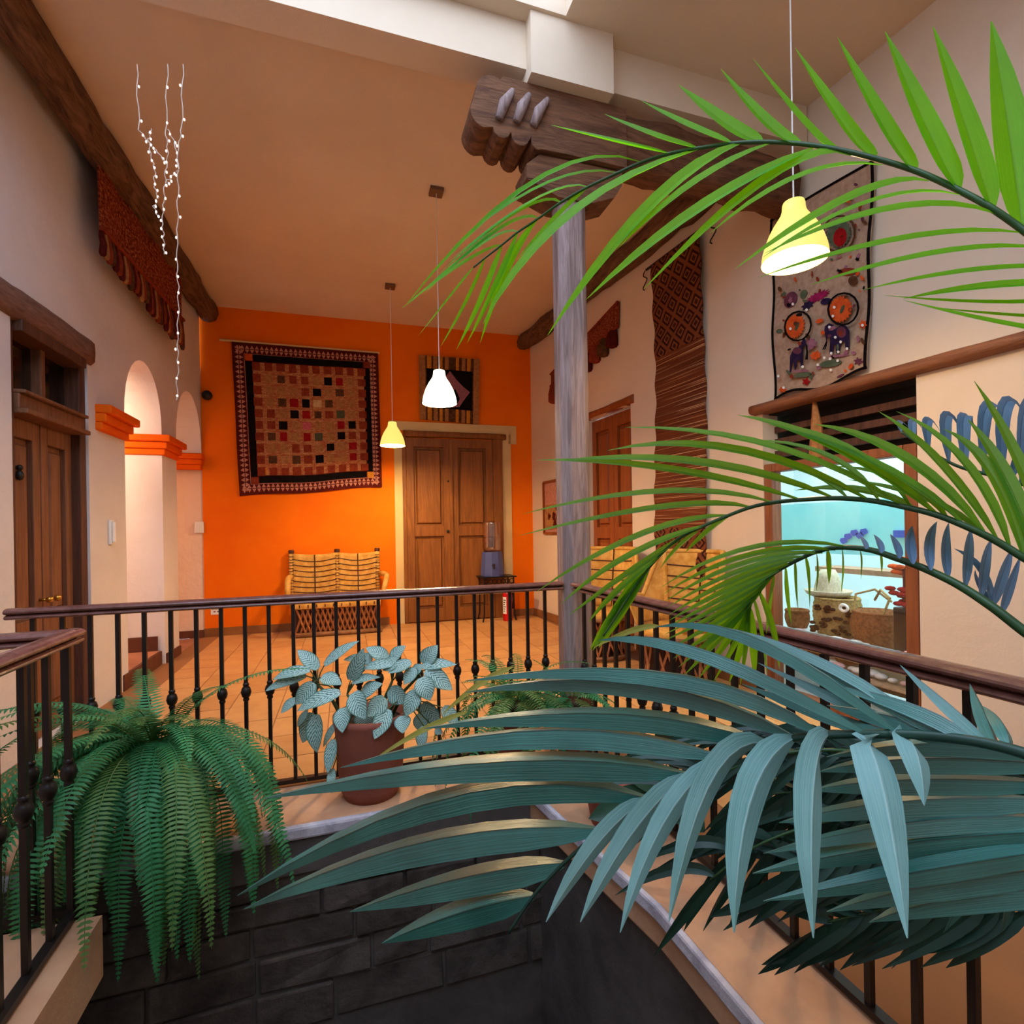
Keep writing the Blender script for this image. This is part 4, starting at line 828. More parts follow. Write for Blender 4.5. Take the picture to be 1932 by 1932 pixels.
def palm_frond(palm, rach, rad, keys, mt, wl=20, dk=.12, nrm=None, fold=.35, jit=.015, rmt=None, ws=1.15):
    """rach: (px, py, depth) along the midrib; keys: (base x,y, middle x,y, tip x,y[, width px[, depth offset]])"""
    P_ = [at(*p) for p in rach]; m = MB(); k = len(P_); cv = []
    for i in range(k-1):                                     # Catmull-Rom
        a, b_, c, d = P_[max(i-1, 0)], P_[i], P_[i+1], P_[min(i+2, k-1)]
        for j in range(4):
            s = j/4; cv.append(.5*((2*b_)+(c-a)*s+(2*a-5*b_+4*c-d)*s*s+(3*b_-a-3*c+d)*s**3))
    cv.append(P_[-1]); rr = [lerp(rad[0], rad[1], i/(len(cv)-1)) for i in range(len(cv))]
    m.tube(cv, rr, 7); fr = m.build('frond', rmt or M['rachis'], palm, smooth=True)
    N_ = (nrm or (-FW*.8+UP*.6)).normalized()
    for q in keys:
        bx, by, mx, my, tx, ty = q[:6]; w_ = q[6] if len(q) > 6 else wl; d = q[7] if len(q) > 7 else dk
        kb = min(rach, key=lambda r: (r[0]-bx)**2+(r[1]-by)**2); ks = sorted(rach, key=lambda r: (r[0]-bx)**2+(r[1]-by)**2)[:2]
        d0 = math.hypot(ks[0][0]-bx, ks[0][1]-by)+1e-3; d1 = math.hypot(ks[1][0]-bx, ks[1][1]-by)+1e-3; kb = (ks[0][2]*d1+ks[1][2]*d0)/(d0+d1)
        j = rnd.uniform(-jit, jit)
        leaflet(fr, at(bx, by, kb), at(mx, my, kb+d*.45+j), at(tx, ty, kb+d+j), w_/F*(kb+d*.4)*ws, mt, (N_+V((rnd.uniform(-.25, .25), rnd.uniform(-.15, .15), rnd.uniform(-.2, .2)))).normalized(), fold)
    return fr
def between(a, b_, n): return [tuple(lerp(x, y, (i+1)/(n+1)) for x, y in zip(a, b_)) for i in range(n)]
# --- palm with the bright frond across the top
pa = thing('potted_palm', 'tall palm whose bright green frond arches across the top right', 'palm', 'palms in front of the right railing')
rA = [(2130, 640, .8), (2010, 500, .84), (1932, 436, .88), (1866, 390, .9), (1803, 356, .93), (1729, 323, .96), (1651, 299, .99), (1574, 281, 1.02), (1503, 271, 1.05), (1437, 268, 1.08), (1380, 271, 1.11), (1316, 280, 1.14), (1262, 290, 1.17), (1209, 307, 1.2), (1162, 328, 1.22), (1109, 353, 1.24), (1058, 382, 1.26), (1016, 412, 1.28), (977, 438, 1.3), (947, 462, 1.31), (916, 486, 1.32), (893, 505, 1.33)]
kA = [ # upper row
 (1262, 290, 1160, 268, 1040, 236, 26), (1316, 280, 1230, 256, 1140, 215, 26), (1380, 270, 1300, 240, 1210, 190, 28), (1437, 267, 1375, 237, 1280, 160, 30), (1510, 271, 1450, 237, 1360, 130, 32), (1577, 281, 1525, 245, 1420, 110, 34), (1648, 297, 1595, 240, 1500, 90, 38), (1726, 323, 1668, 240, 1580, 70, 42), (1808, 356, 1750, 245, 1670, 60, 46), (1871, 393, 1825, 250, 1760, 50, 48), (1928, 432, 1905, 260, 1870, 40, 58), (1990, 485, 1985, 300, 1970, 80, 60),
 (1209, 306, 1005, 345, 762, 580, 13), (1162, 326, 1020, 352, 850, 470, 13), (1109, 353, 1005, 380, 840, 500, 14), (1058, 382, 975, 402, 830, 515, 15), (1016, 412, 935, 438, 800, 555, 15), (977, 438, 905, 465, 770, 575, 15), (947, 462, 870, 500, 757, 582, 14),
 # lower row
 (893, 505, 850, 560, 789, 634, 11), (916, 486, 880, 570, 831, 654, 12), (947, 462, 908, 565, 861, 660, 12), (977, 438, 930, 550, 881, 648, 12), (1016, 412, 958, 505, 906, 647, 13), (1109, 353, 1040, 420, 975, 490, 14),
 (1318, 282, 1070, 415, 911, 612, 40), (1397, 270, 1220, 395, 1033, 633, 27), (1455, 270, 1300, 352, 1165, 470, 22), (1534, 280, 1310, 400, 1106, 565, 26), (1605, 294, 1450, 335, 1215, 545, 22), (1665, 312, 1505, 335, 1340, 440, 22), (1752, 342, 1600, 374, 1386, 508, 22), (1811, 368, 1640, 382, 1440, 485, 20), (1880, 404, 1680, 395, 1443, 478, 23), (1932, 440, 1700, 452, 1430, 524, 22), (1975, 470, 1770, 478, 1528, 538, 22), (2010, 505, 1830, 512, 1628, 547, 20), (2040, 535, 1870, 540, 1703, 564, 20), (2060, 560, 1880, 572, 1666, 557, 18), (2080, 600, 1930, 598, 1760, 580, 18), (2090, 640, 1900, 612, 1703, 566, 15)]
palm_frond(pa, rA, (.006, .0022), kA, M['palmA'], 20, .1, fold=.3)
m = MB(); m.tube([at(2130, 640, .8), V((1.16, .42, 1.1)), V((1.13, .24, .55)), V((1.12, .2, .22))], [.008, .012, .018, .022], 8); m.build('stem', M['stem'], pa, smooth=True)
def palm_pot(root, x, y, r, h):
    m = MB(); m.lathe((x, y, 0), [(0, 0), (r*.75, 0), (r, h), (r*1.1, h), (r*1.1, h*.88), (r*.98, h*.86)], 20); m.lathe((x, y, 0), [(r*.98, h*.9), (0, h*.92)], 20); return m.build('pot', M['terra'], root, smooth=True)
palm_pot(pa, 1.12, .2, .1, .26)
# --- middle palm: two fronds reaching over the shop window
pb_ = thing('potted_palm', 'mid palm with two fronds reaching left in front of the shop window', 'palm', 'palms in front of the right railing')
rB = [(2060, 1130, .8), (1990, 1085, .82), (1932, 1053, .84), (1885, 1024, .86), (1833, 998, .88), (1768, 972, .91), (1704, 956, .94), (1639, 944, .97), (1574, 940, 1.0), (1510, 943, 1.03), (1459, 948, 1.06), (1417, 957, 1.08), (1376, 972, 1.1), (1324, 994, 1.12), (1278, 1018, 1.14), (1239, 1055, 1.16), (1200, 1104, 1.18), (1161, 1166, 1.2), (1138, 1200, 1.21)]
kB = [(1459, 948, 1241, 928, 985, 970, 14), (1417, 957, 1241, 958, 978, 1011, 14), (1510, 943, 1250, 884, 1011, 868, 17), (1574, 940, 1320, 873, 1062, 868, 19), (1640, 944, 1380, 848, 1146, 850, 20), (1704, 956, 1450, 842, 1179, 806, 22), (1770, 972, 1570, 842, 1391, 783, 22), (1820, 992, 1660, 880, 1450, 800, 22), (1856, 1003, 1700, 860, 1535, 800, 22), (1882, 1020, 1765, 868, 1657, 776, 24), (1905, 1035, 1815, 870, 1691, 776, 24), (1932, 1053, 1868, 890, 1779, 809, 26), (1960, 1065, 1900, 905, 1825, 790, 26), (1995, 1085, 1925, 880, 1838, 719, 22),
 (1376, 972, 1200, 1012, 1010, 1118, 13), (1335, 990, 1180, 1052, 1058, 1140, 13), (1300, 1006, 1180, 1085, 1072, 1162, 13), (1250, 1045, 1165, 1115, 1110, 1175, 13), (1380, 972, 1335, 1003, 1293, 1042, 12), (1318, 1002, 1278, 1035, 1246, 1072, 12), (1225, 1070, 1175, 1140, 1118, 1228, 24), (1215, 1082, 1165, 1160, 1130, 1222, 20), (1190, 1115, 1150, 1170, 1112, 1228, 14),
 (1600, 941, 1500, 880, 1370, 850, 15, .2), (1660, 948, 1560, 860, 1420, 830, 15, .2), (1720, 960, 1610, 850, 1470, 800, 15, .2), (1790, 982, 1690, 905, 1560, 880, 18, .2), (1730, 963, 1620, 925, 1500, 925, 18, .2), (1850, 1005, 1740, 940, 1600, 905, 18, .2)]
palm_frond(pb_, rB, (.007, .002), kB, M['palmB'], 20, .12, fold=.35)
rC = [(2060, 1290, .78), (2000, 1240, .8), (1932, 1191, .83), (1872, 1145, .86), (1807, 1103, .9), (1742, 1072, .94), (1690, 1053, .98), (1639, 1037, 1.02), (1580, 1033, 1.06), (1540, 1041, 1.09), (1504, 1057, 1.12), (1480, 1070, 1.14), (1458, 1084, 1.16), (1437, 1103, 1.18), (1420, 1126, 1.2), (1408, 1150, 1.21)]
L1 = (1600, 1032, 1414, 1034, 1246, 1109, 10); L2 = (1504, 1055, 1388, 1092, 1262, 1160, 11); L3 = (1458, 1083, 1388, 1140, 1250, 1210, 12); L4 = (1424, 1122, 1370, 1190, 1290, 1275, 13); L5 = (1412, 1140, 1400, 1210, 1375, 1290, 14)
kC = [L1]+between(L1, L2, 3)+[L2]+between(L2, L3, 3)+[L3]+between(L3, L4, 3)+[L4]+between(L4, L5, 2)+[L5,
 (1408, 1150, 1404, 1220, 1396, 1295, 18), (1412, 1140, 1420, 1210, 1424, 1282, 15), (1420, 1126, 1436, 1200, 1447, 1277, 15), (1430, 1112, 1458, 1190, 1470, 1262, 13),
 (1459, 1085, 1450, 1130, 1446, 1196, 24), (1481, 1067, 1482, 1110, 1493, 1178, 15), (1500, 1058, 1499, 1100, 1506, 1152, 14), (1520, 1049, 1524, 1095, 1528, 1150, 13), (1540, 1042, 1541, 1075, 1540, 1115, 12), (1562, 1037, 1562, 1068, 1564, 1102, 12), (1588, 1034, 1589, 1070, 1587, 1118, 12), (1622, 1036, 1624, 1062, 1624, 1094, 11), (1661, 1043, 1662, 1060, 1663, 1082, 8)]
frC = palm_frond(pb_, rC, (.009, .002), kC, M['palmB'], 12, .12, fold=.3)
kC2 = [(1632, 1035, 1628, 1020, 1618, 1008, 14), (1661, 1043, 1657, 1022, 1648, 1008, 15), (1695, 1053, 1690, 1028, 1680, 1008, 16), (1722, 1064, 1716, 1025, 1722, 992, 18), (1756, 1076, 1752, 1025, 1768, 984, 17), (1788, 1092, 1783, 1035, 1790, 986, 16), (1820, 1110, 1826, 1040, 1832, 998, 16), (1850, 1130, 1858, 1062, 1870, 1018, 16), (1872, 1145, 1893, 1080, 1910, 1036, 16), (1888, 1158, 1905, 1105, 1926, 1048, 14), (1872, 1145, 1850, 1075, 1800, 1035, 13), (1890, 1160, 1850, 1110, 1840, 1075, 10)]
for q in kC2:
    leaflet(frC, at(q[0], q[1], .92), at(q[2], q[3], .95), at(q[4], q[5], .98), q[6]/F*1.25, M['palmF'], (-FW+UP*.2).normalized(), .25)
m = MB(); m.tube([at(2060, 1130, .8), V((1.1, .4, .75)), V((1.12, .38, .3)), V((1.12, .38, .2))], [.009, .012, .016, .02], 8); m.tube([at(2060, 1290, .78), V((1.08, .42, .6)), V((1.12, .38, .22))], [.01, .012, .018], 8); m.build('stem', M['stem'], pb_, smooth=True)
palm_pot(pb_, 1.12, .38, .08, .22)
# --- far right: steel-blue leaflets curving up beside the window
pr_ = thing('potted_palm', 'palm frond with blue green leaflets curving down at the right edge beside the window', 'palm', 'palms in front of the right railing')
rR = [(2060, 980, .98), (1980, 930, 1.0), (1925, 912, 1.02), (1890, 903, 1.04), (1855, 893, 1.06), (1822, 885, 1.08), (1790, 872, 1.1), (1752, 850, 1.13), (1725, 832, 1.15), (1700, 815, 1.17)]
kR = [(1980, 930, 2000, 790, 2050, 840, 22), (1950, 920, 1966, 775, 2012, 812, 22), (1925, 912, 1936, 766, 1982, 806, 22), (1890, 903, 1897, 762, 1944, 802, 22), (1855, 893, 1862, 768, 1910, 806, 21), (1822, 885, 1820, 785, 1850, 838, 19), (1790, 872, 1785, 785, 1820, 822, 18), (1752, 850, 1750, 793, 1776, 818, 15), (1725, 832, 1722, 795, 1744, 814, 12), (1700, 815, 1698, 796, 1716, 808, 9), (1940, 918, 1985, 860, 2030, 880, 20), (1905, 906, 1950, 830, 1990, 860, 20)]
palm_frond(pr_, rR, (.005, .0022), kR, M['palmF'], 18, .06, fold=.25, ws=1.25)
m = MB(); m.tube([at(2060, 980, .98), V((1.17, .6, .9)), V((1.14, .56, .3)), V((1.13, .55, .2))], [.008, .01, .014, .016], 8); m.build('stem', M['stem'], pr_, smooth=True); palm_pot(pr_, 1.13, .55, .08, .22)
# --- low palm in the foreground
pc = thing('potted_palm', 'large blue green palm filling the lower right foreground', 'palm', 'palms in front of the right railing')
rD = [(2080, 1480, .52), (1960, 1430, .56), (1860, 1402, .6), (1760, 1388, .64), (1680, 1384, .67), (1600, 1385, .7), (1540, 1388, .72), (1500, 1392, .74), (1443, 1406, .76), (1368, 1430, .78), (1296, 1462, .8), (1221, 1508, .82), (1135, 1567, .84), (1062, 1630, .86), (1005, 1692, .87), (960, 1760, .88)]
kD = [(1443, 1402, 1140, 1346, 800, 1374, 30, .2), (1368, 1428, 1010, 1378, 642, 1448, 33, .2), (1296, 1460, 920, 1438, 498, 1506, 36, .2), (1221, 1506, 840, 1506, 447, 1690, 36, .2), (1135, 1565, 790, 1590, 460, 1715, 40, .18), (1062, 1628, 870, 1656, 660, 1720, 36, .12), (1005, 1690, 860, 1725, 720, 1780, 34, .1),
 (1500, 1390, 1190, 1287, 878, 1306, 28, .22), (1560, 1388, 1250, 1268, 878, 1284, 27, .24), (1640, 1384, 1320, 1222, 1128, 1208, 24, .24), (1700, 1384, 1420, 1200, 1235, 1183, 20, .24), (1770, 1390, 1560, 1245, 1340, 1178, 20, .22), (1800, 1392, 1640, 1300, 1432, 1204, 22, .2), (1840, 1398, 1730, 1330, 1560, 1290, 26, .15), (1870, 1402, 1800, 1335, 1698, 1254, 20, .15), (1750, 1388, 1640, 1335, 1430, 1250, 26, .18), (1820, 1395, 1700, 1355, 1560, 1330, 30, .12), (1880, 1405, 1860, 1350, 1830, 1290, 18, .1), (1905, 1410, 1890, 1360, 1850, 1330, 18, .1), (1690, 1384, 1560, 1340, 1400, 1290, 24, .2)]
palm_frond(pc, rD, (.007, .0025), kD, M['palmC'], 30, .2, fold=-.85, nrm=-FW*.8+UP*.8, ws=1.75, rmt=M['palmE'])
kD2 = [(1443, 1402, 1345, 1470, 1262, 1740, 48, -.12), (1500, 1392, 1420, 1500, 1385, 1760, 54, -.14), (1565, 1386, 1536, 1480, 1535, 1770, 56, -.16), (1625, 1384, 1665, 1480, 1712, 1770, 58, -.17), (1700, 1386, 1730, 1420, 1744, 1520, 50, -.08), (1296, 1462, 1195, 1570, 1095, 1740, 40, -.06), (1221, 1508, 1130, 1590, 1030, 1740, 34, -.05), (1368, 1430, 1260, 1540, 1170, 1760, 36, -.08)]
palm_frond(pc, [(x, y, k+.0) for x, y, k in rD[4:12]], (.006, .004), kD2, M['palmD'], 40, -.12, fold=-.35, nrm=-FW, ws=1.35, rmt=M['palmE'])
rE = [(2150, 1640, .62), (2050, 1600, .64), (1990, 1560, .66), (1960, 1500, .68), (1950, 1450, .7)]
kE = [(1985, 1428, 1770, 1402, 1560, 1428, 26), (2000, 1445, 1740, 1430, 1545, 1456, 30), (2005, 1480, 1720, 1470, 1530, 1492, 30), (2005, 1512, 1715, 1510, 1470, 1552, 33), (2010, 1545, 1730, 1550, 1440, 1610, 28), (2010, 1570, 1720, 1590, 1420, 1648, 34), (2020, 1600, 1760, 1640, 1440, 1700, 30), (2020, 1640, 1800, 1660, 1560, 1720, 34), (2030, 1680, 1820, 1690, 1640, 1740, 34)]
palm_frond(pc, rE, (.008, .004), kE, M['palmC'], 30, .06, fold=-.75, nrm=-FW*.7+UP, ws=1.7)
rG = [(2010, 1600, .74), (1940, 1615, .76), (1893, 1638, .78), (1860, 1680, .8)]
kG = [(1893, 1638, 1760, 1650, 1600, 1715, 24), (1893, 1638, 1830, 1690, 1780, 1760, 22), (1900, 1635, 1900, 1690, 1890, 1760, 22), (1925, 1620, 1940, 1690, 1960, 1760, 22), (1940, 1615, 1860, 1610, 1760, 1625, 18), (1960, 1612, 1880, 1575, 1800, 1570, 18)]
palm_frond(pc, rG, (.006, .003), kG, M['palmC'], 24, .05, fold=.4)
YT = leafmat('yellowed_tip', (176, 176, 92), (150, 156, 70), .3, .6)
ft = [o for o in pc.children if o.name.startswith('frond')][0]
for a, b_, c in (((882, 1343), (800, 1376), (700, 1437)), ((968, 1258), (905, 1290), (832, 1350)), ((1245, 1181), (1190, 1190), (1120, 1222))):
    o = leaflet(ft, at(*a, .98), at(*b_, .99), at(*c, 1.0), .012, YT, -FW, .2); o.name = 'dry_tip'
# darker fronds behind
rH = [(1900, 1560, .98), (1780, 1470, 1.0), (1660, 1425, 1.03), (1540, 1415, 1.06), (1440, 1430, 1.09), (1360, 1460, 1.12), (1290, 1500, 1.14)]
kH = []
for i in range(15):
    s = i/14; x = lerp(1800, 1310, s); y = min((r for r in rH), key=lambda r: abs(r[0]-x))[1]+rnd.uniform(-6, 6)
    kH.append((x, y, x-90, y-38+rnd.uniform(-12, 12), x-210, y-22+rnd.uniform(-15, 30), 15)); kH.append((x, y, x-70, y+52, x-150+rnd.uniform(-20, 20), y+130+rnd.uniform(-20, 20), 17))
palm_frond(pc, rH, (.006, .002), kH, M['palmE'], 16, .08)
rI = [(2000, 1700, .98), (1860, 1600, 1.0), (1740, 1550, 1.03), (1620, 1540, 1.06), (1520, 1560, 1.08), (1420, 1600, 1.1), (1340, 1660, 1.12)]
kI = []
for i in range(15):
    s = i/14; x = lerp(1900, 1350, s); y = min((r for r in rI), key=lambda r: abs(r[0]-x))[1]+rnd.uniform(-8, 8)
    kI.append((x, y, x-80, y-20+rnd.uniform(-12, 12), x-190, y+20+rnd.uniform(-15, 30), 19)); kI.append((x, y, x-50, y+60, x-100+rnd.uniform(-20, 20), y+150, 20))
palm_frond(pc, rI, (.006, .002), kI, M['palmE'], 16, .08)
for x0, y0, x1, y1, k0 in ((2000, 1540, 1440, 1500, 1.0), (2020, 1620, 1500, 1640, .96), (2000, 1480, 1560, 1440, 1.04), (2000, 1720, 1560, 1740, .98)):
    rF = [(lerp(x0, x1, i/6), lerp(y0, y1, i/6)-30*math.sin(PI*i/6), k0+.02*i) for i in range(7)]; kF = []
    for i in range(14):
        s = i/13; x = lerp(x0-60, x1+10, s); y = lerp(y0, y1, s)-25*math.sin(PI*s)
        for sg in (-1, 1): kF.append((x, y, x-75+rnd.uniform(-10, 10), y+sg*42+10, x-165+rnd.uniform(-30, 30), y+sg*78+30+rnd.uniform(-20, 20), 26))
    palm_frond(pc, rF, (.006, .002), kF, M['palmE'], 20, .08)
m = MB()
for a in (at(2080, 1480, .52), at(2150, 1640, .62), at(2010, 1600, .74), at(1900, 1560, .98), at(2000, 1700, .98)): m.tube([a, a.lerp(V((1.1, .05, .4)), .6), V((1.1, .02, .2))], [.008, .011, .014], 7)
m.build('stem', M['stem'], pc, smooth=True); palm_pot(pc, 1.11, .02, .08, .22)
# wispy yellowed leaf tips
# ================================================================ FERNS
def fern(name, label, c, n, L, mats, azs, elev, droop, seed, pinw=.05, pot=None, up=4, front=0):
    rr = random.Random(seed); root = thing(name, label, 'fern', 'ferns on the courtyard ledges'); c = V(c)
    for i in range(n):
        az = lerp(-PI*.86, -PI*.14, i/front)+rr.uniform(-.1, .1) if i < front else lerp(azs[0], azs[1], (i+.5)/n)+rr.uniform(-.15, .15); el = rr.uniform(*elev); l = rr.uniform(*L); dr = rr.uniform(*droop)
        daz = rr.uniform(-.6, .6)
        if i % up == 0: el = rr.uniform(.9, 1.35); l *= .72; dr *= .55
        d = V((math.cos(az), math.sin(az), 0)); p = c+d*.03; pts = [p.copy()]; a = el; N_ = 16
        for k in range(N_):
            s = k/N_; d = V((math.cos(az+daz*s), math.sin(az+daz*s), 0)); p = p+(d*math.cos(a)+ZU*math.sin(a))*(l/N_); pts.append(p.copy()); a = max(-1.52, a-dr/N_*(1.5-.8*s))
        side = d.cross(ZU).normalized(); m = MB(); m.tube(pts, [.0028*(1-.7*k/N_) for k in range(N_+1)], 4)
        np_ = int(l/.0155); 
        for k in range(2, np_):
            s = k/np_; f = s*N_; j = min(N_-1, int(f)); q = pts[j].lerp(pts[j+1], f-j); t = (pts[j+1]-pts[j]).normalized(); up_ = side.cross(t).normalized()
            w_ = pinw*min(1, s*5)*(1-s**2.6)*rr.uniform(.9, 1.08)+.004; hw = .0052
            for sg in (1, -1):
                e = side*sg; tip = q+e*w_+t*w_*.28-up_*w_*.2+V((0, 0, rr.uniform(-.004, .004))); md = q+e*w_*.5+t*w_*.1-up_*w_*.03
                m.add([q-t*hw*.7, q+t*hw*.7, md+t*hw, md-t*hw, tip], [(0, 1, 2, 3), (3, 2, 4)])
        m.build('frond', mats[2 if (len(mats) > 2 and i in (17, 19)) else rr.choices((0, 1), (8, 4))[0]], root, fix=False)
    if pot:
        r, h = pot; m = MB(); m.lathe((c.x, c.y, c.z-h-.02), [(0, 0), (r*.72, 0), (r, h*.86), (r*1.08, h*.86), (r*1.08, h), (r*.95, h), (r*.94, h*.9), (0, h*.9)], 20); m.build('pot', M['terra'], root, smooth=True)
        m = MB(); m.ball((c.x, c.y, c.z-.05), r*.6, 10, .5); m.build('soil', M['soil'], root, smooth=True)
    return root
fern('potted_fern', 'big arching fern hanging over the ledge at the lower left', (-.76, 2.52, .37), 120, (.6, 1.02), [M['fern'], M['fernb'], M['fernd']], (0, 2*PI), (.05, .95), (1.7, 2.8), 4, .056, (.15, .36), 9, 34)
fern('potted_fern', 'pale green fern in the ledge corner between the potted plant and the post', (.83, 2.56, .36), 46, (.42, .72), [M['fernb'], M['fern']], (0, 2*PI), (.3, .9), (2.0, 2.9), 8, .04, (.11, .34))
fern('potted_fern', 'small fern at the foot of the wooden post', (1.1, 2.46, .38), 22, (.26, .4), [M['fern'], M['fernb']], (0, 2*PI), (.2, .8), (1.4, 2.2), 12, .035, (.09, .36), 5)
# ================================================================ POTTED AGLAONEMA
t = NT('variegated_leaf'); co = t.co((1, 1, 1), 'UV'); sx = t.add('ShaderNodeSeparateXYZ'); t.link(co, sx.inputs[0])
ab = t.add('ShaderNodeMath', operation='ABSOLUTE'); t.link(sx.outputs[0], ab.inputs[0])
ma = t.add('ShaderNodeMath', operation='MULTIPLY_ADD'); t.link(ab.outputs[0], ma.inputs[0]); ma.inputs[1].default_value = -.35; t.link(sx.outputs[1], ma.inputs[2])
mu = t.add('ShaderNodeMath', operation='MULTIPLY_ADD'); t.link(ma.outputs[0], mu.inputs[0]); mu.inputs[1].default_value = 58; t.link(t.noise(co, 5, 3), mu.inputs[2])
mu2 = t.add('ShaderNodeMath', operation='MULTIPLY_ADD'); t.link(t.noise(co, 6, 3), mu2.inputs[0]); mu2.inputs[1].default_value = 7; t.link(mu.outputs[0], mu2.inputs[2])
sn = t.add('ShaderNodeMath', operation='SINE'); t.link(mu2.outputs[0], sn.inputs[0])
base_ = t.ramp(sn.outputs[0], [(.2, s2l((172, 206, 198))), (.5, s2l((150, 188, 178))), (.74, s2l((52, 88, 74)))])
edge = t.ramp(ab.outputs[0], [(.78, (0, 0, 0, 1)), (.98, (1, 1, 1, 1))]); t.col(t.mix(edge, base_, s2l((74, 118, 100)))); t.set(.42, .4)
LFM = t.m; LFB = plain('leaf_underside', (62, 88, 74), .6)
ag = thing('potted_aglaonema', 'silver leaved potted plant in a terracotta pot on the ledge', 'plant')
pc_ = V((.105, 2.60, 0)); PR_ = .165
m = MB(); m.lathe(pc_, [(0, 0), (.125, 0), (.145, .05), (.165, .34), (.172, .36), (.172, .385), (.155, .385), (.15, .34), (0, .33)], 32); m.build('pot', M['terra'], ag, smooth=True)
m = MB(); m.lathe(pc_, [(.15, .345), (0, .35)], 20); m.build('soil', M['soil'], ag)
def big_leaf(root, o, b_, t_, w_, k, kt, nrm, curve=.06, petiole=True):
    B = at(b_[0], b_[1], k); T = at(t_[0], t_[1], kt); ax = T-B; l = ax.length; n = 10; vs = []; fs = []; uv = []
    N_ = nrm.normalized(); sd = ax.cross(N_).normalized(); up_ = sd.cross(ax).normalized()
    if up_.dot(N_) < 0: up_ = -up_
    for i in range(n+1):
        s = i/n; c = B+ax*s+up_*(l*curve*math.sin(PI*s)*1.2); h = w_/F*k*.5*(math.sin(PI*min(1, s*.94+.06)**.8)**.85 if s < 1 else 0)
        for q in (-1, -.5, 0, .5, 1): vs.append(c+sd*h*q+up_*h*.22*abs(q)+up_*.0); uv.append((q, s))
    for i in range(n):
        for j in range(4): fs.append((i*5+j, i*5+j+1, i*5+j+6, i*5+j+5))
    lf = MB().add(vs, fs).build('leaf', LFM, root, smooth=True, uv=uv, fix=False)
    if petiole: m = MB(); mid = B.lerp(o, .5)+ZU*.01; m.tube([B, mid, o], [.0025, .003, .0035], 5); m.build('petiole', M['stem'], lf)
    return lf
K = 2.48
stems = {'a': (598, 1290), 'b': (655, 1310), 'c': (740, 1285), 'd': (790, 1275), 'e': (672, 1330), 'f': (760, 1320)}
SB = {}
for k_, (x, y) in stems.items():
    top = at(x, y, K); m = MB(); bs = pc_+V(((x-700)/900, rnd.uniform(-.03, .03), .34)); m.tube([bs, bs.lerp(top, .5)+V((0, 0, .03)), top], [.009, .008, .006], 7); m.build('stalk', M['stem'], ag, smooth=True); SB[k_] = top
FN = -FW*.7+UP*.7
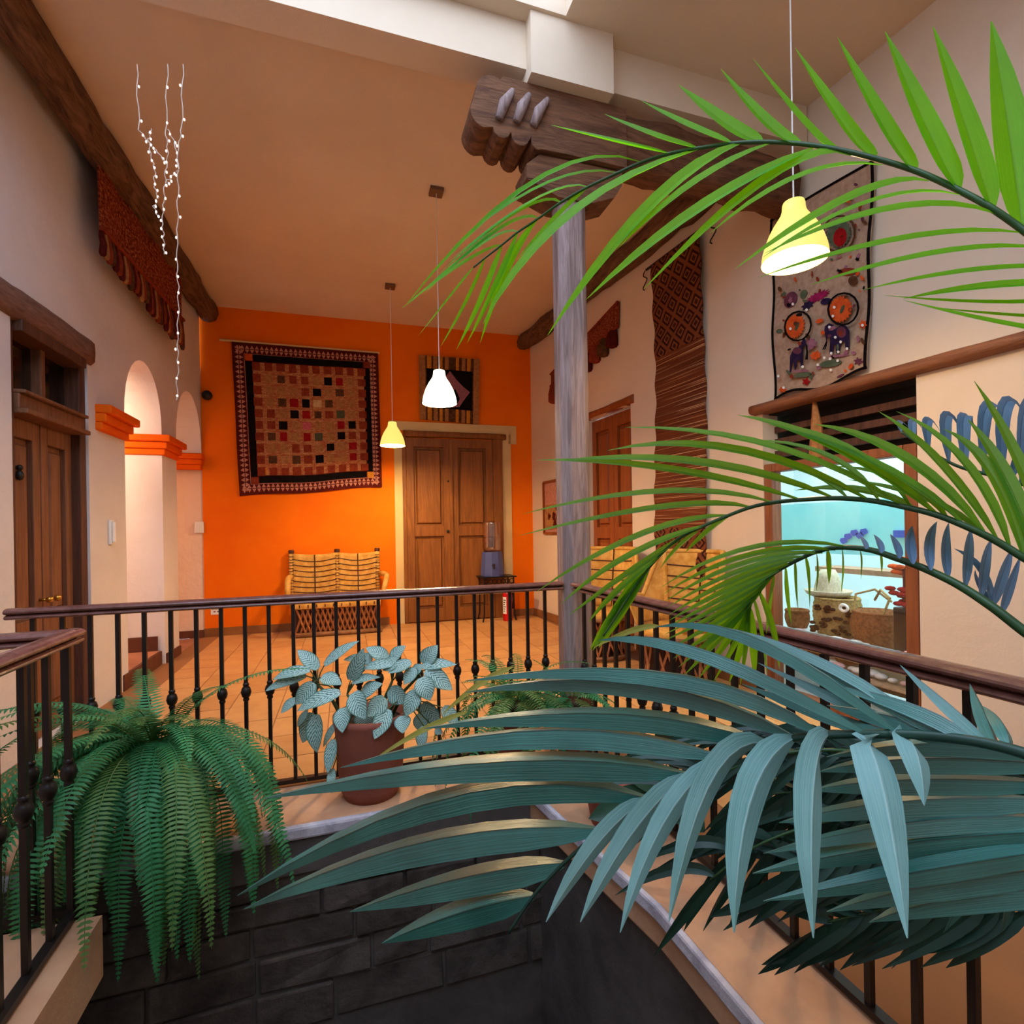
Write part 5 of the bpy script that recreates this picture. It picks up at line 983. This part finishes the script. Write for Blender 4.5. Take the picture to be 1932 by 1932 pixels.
for st_, bx, by, tx, ty, w_, dz, nn in (
 ('a', 600, 1262, 561, 1226, 26, .05, FN), ('a', 612, 1255, 678, 1209, 24, .02, FN), ('a', 585, 1265, 514, 1283, 24, -.03, FN), ('a', 578, 1275, 500, 1304, 20, -.02, FN), ('a', 592, 1288, 557, 1330, 30, -.08, -FW), ('a', 606, 1278, 645, 1292, 28, -.03, FN),
 ('a', 642, 1306, 560, 1342, 28, -.1, FN), ('a', 560, 1318, 530, 1346, 18, -.05, FN), ('a', 590, 1345, 571, 1402, 30, .03, -FW), ('a', 598, 1348, 598, 1421, 32, -.05, -FW), ('a', 580, 1340, 561, 1372, 12, 0, -FW),
 ('b', 662, 1283, 686, 1222, 28, -.05, -FW), ('b', 664, 1288, 718, 1278, 18, -.03, FN), ('b', 690, 1245, 648, 1245, 18, .04, FN), ('b', 700, 1250, 680, 1235, 22, .05, FN),
 ('c', 732, 1245, 690, 1222, 26, .03, FN), ('c', 738, 1248, 766, 1218, 28, .02, FN), ('c', 745, 1252, 681, 1263, 20, -.02, FN), ('c', 750, 1245, 722, 1265, 26, -.02, FN), ('c', 776, 1250, 732, 1270, 24, -.04, FN),
 ('d', 798, 1252, 826, 1217, 30, .02, -FW), ('d', 796, 1258, 862, 1254, 22, .0, FN), ('d', 803, 1264, 854, 1302, 32, -.04, FN), ('d', 795, 1278, 812, 1322, 36, -.08, -FW), ('d', 785, 1262, 762, 1292, 26, -.05, FN), ('d', 780, 1270, 800, 1255, 22, .0, FN),
 ('e', 668, 1306, 690, 1357, 38, -.14, -FW), ('e', 682, 1312, 722, 1290, 30, -.06, FN), ('e', 726, 1316, 692, 1352, 34, -.12, -FW), ('e', 650, 1335, 646, 1383, 34, -.14, -FW), ('e', 690, 1345, 690, 1376, 40, -.05, -FW),
 ('f', 735, 1300, 770, 1325, 36, -.03, -FW), ('f', 785, 1302, 765, 1352, 30, -.1, -FW), ('f', 733, 1338, 706, 1395, 32, -.14, -FW), ('f', 762, 1350, 760, 1384, 32, -.12, -FW), ('f', 800, 1325, 830, 1370, 36, .04, -FW), ('f', 795, 1345, 792, 1380, 26, .02, -FW), ('f', 800, 1370, 795, 1417, 22, -.05, -FW),
 ('f', 835, 1335, 864, 1366, 26, .0, FN), ('e', 636, 1362, 610, 1410, 12, -.02, -FW), ('e', 630, 1395, 618, 1460, 22, -.1, -FW), ('e', 628, 1450, 626, 1497, 18, -.12, -FW), ('f', 822, 1375, 834, 1385, 14, 0, -FW)):
    big_leaf(ag, SB[st_], (bx, by), (tx, ty), w_*1.08, K+dz*.6, K+dz, nn+V((rnd.uniform(-.3, .3), 0, rnd.uniform(-.2, .2))), rnd.uniform(.03, .1))
# broad dark leaves behind the palms on the right ledge
bl = thing('leafy_plant', 'dark broad leaved plant on the right ledge, half hidden by the palms', 'plant')
c = V((1.06, 2.0, 0)); m = MB(); m.lathe(c, [(0, 0), (.08, 0), (.11, .18), (.118, .2), (.1, .2), (0, .18)], 20); m.build('pot', M['terra'], bl, smooth=True)
LF2 = leafmat('dark_broad_leaf', (44, 84, 64), (30, 62, 46), .15, .4)
for bx, by, tx, ty, w_, kk in ((1230, 1500, 1110, 1545, 60, 2.0), (1215, 1520, 1150, 1575, 54, 2.0), (1250, 1470, 1165, 1450, 60, 2.05), (1240, 1440, 1190, 1385, 56, 2.1), (1280, 1450, 1290, 1375, 56, 2.1), (1290, 1480, 1360, 1440, 54, 2.0), (1270, 1510, 1330, 1570, 56, 1.95), (1260, 1400, 1235, 1345, 50, 2.15)):
    lf = big_leaf(bl, at(1255, 1530, 2.05), (bx, by), (tx, ty), w_, kk, kk-.05, -FW+UP*.6); lf.data.materials[0] = LF2
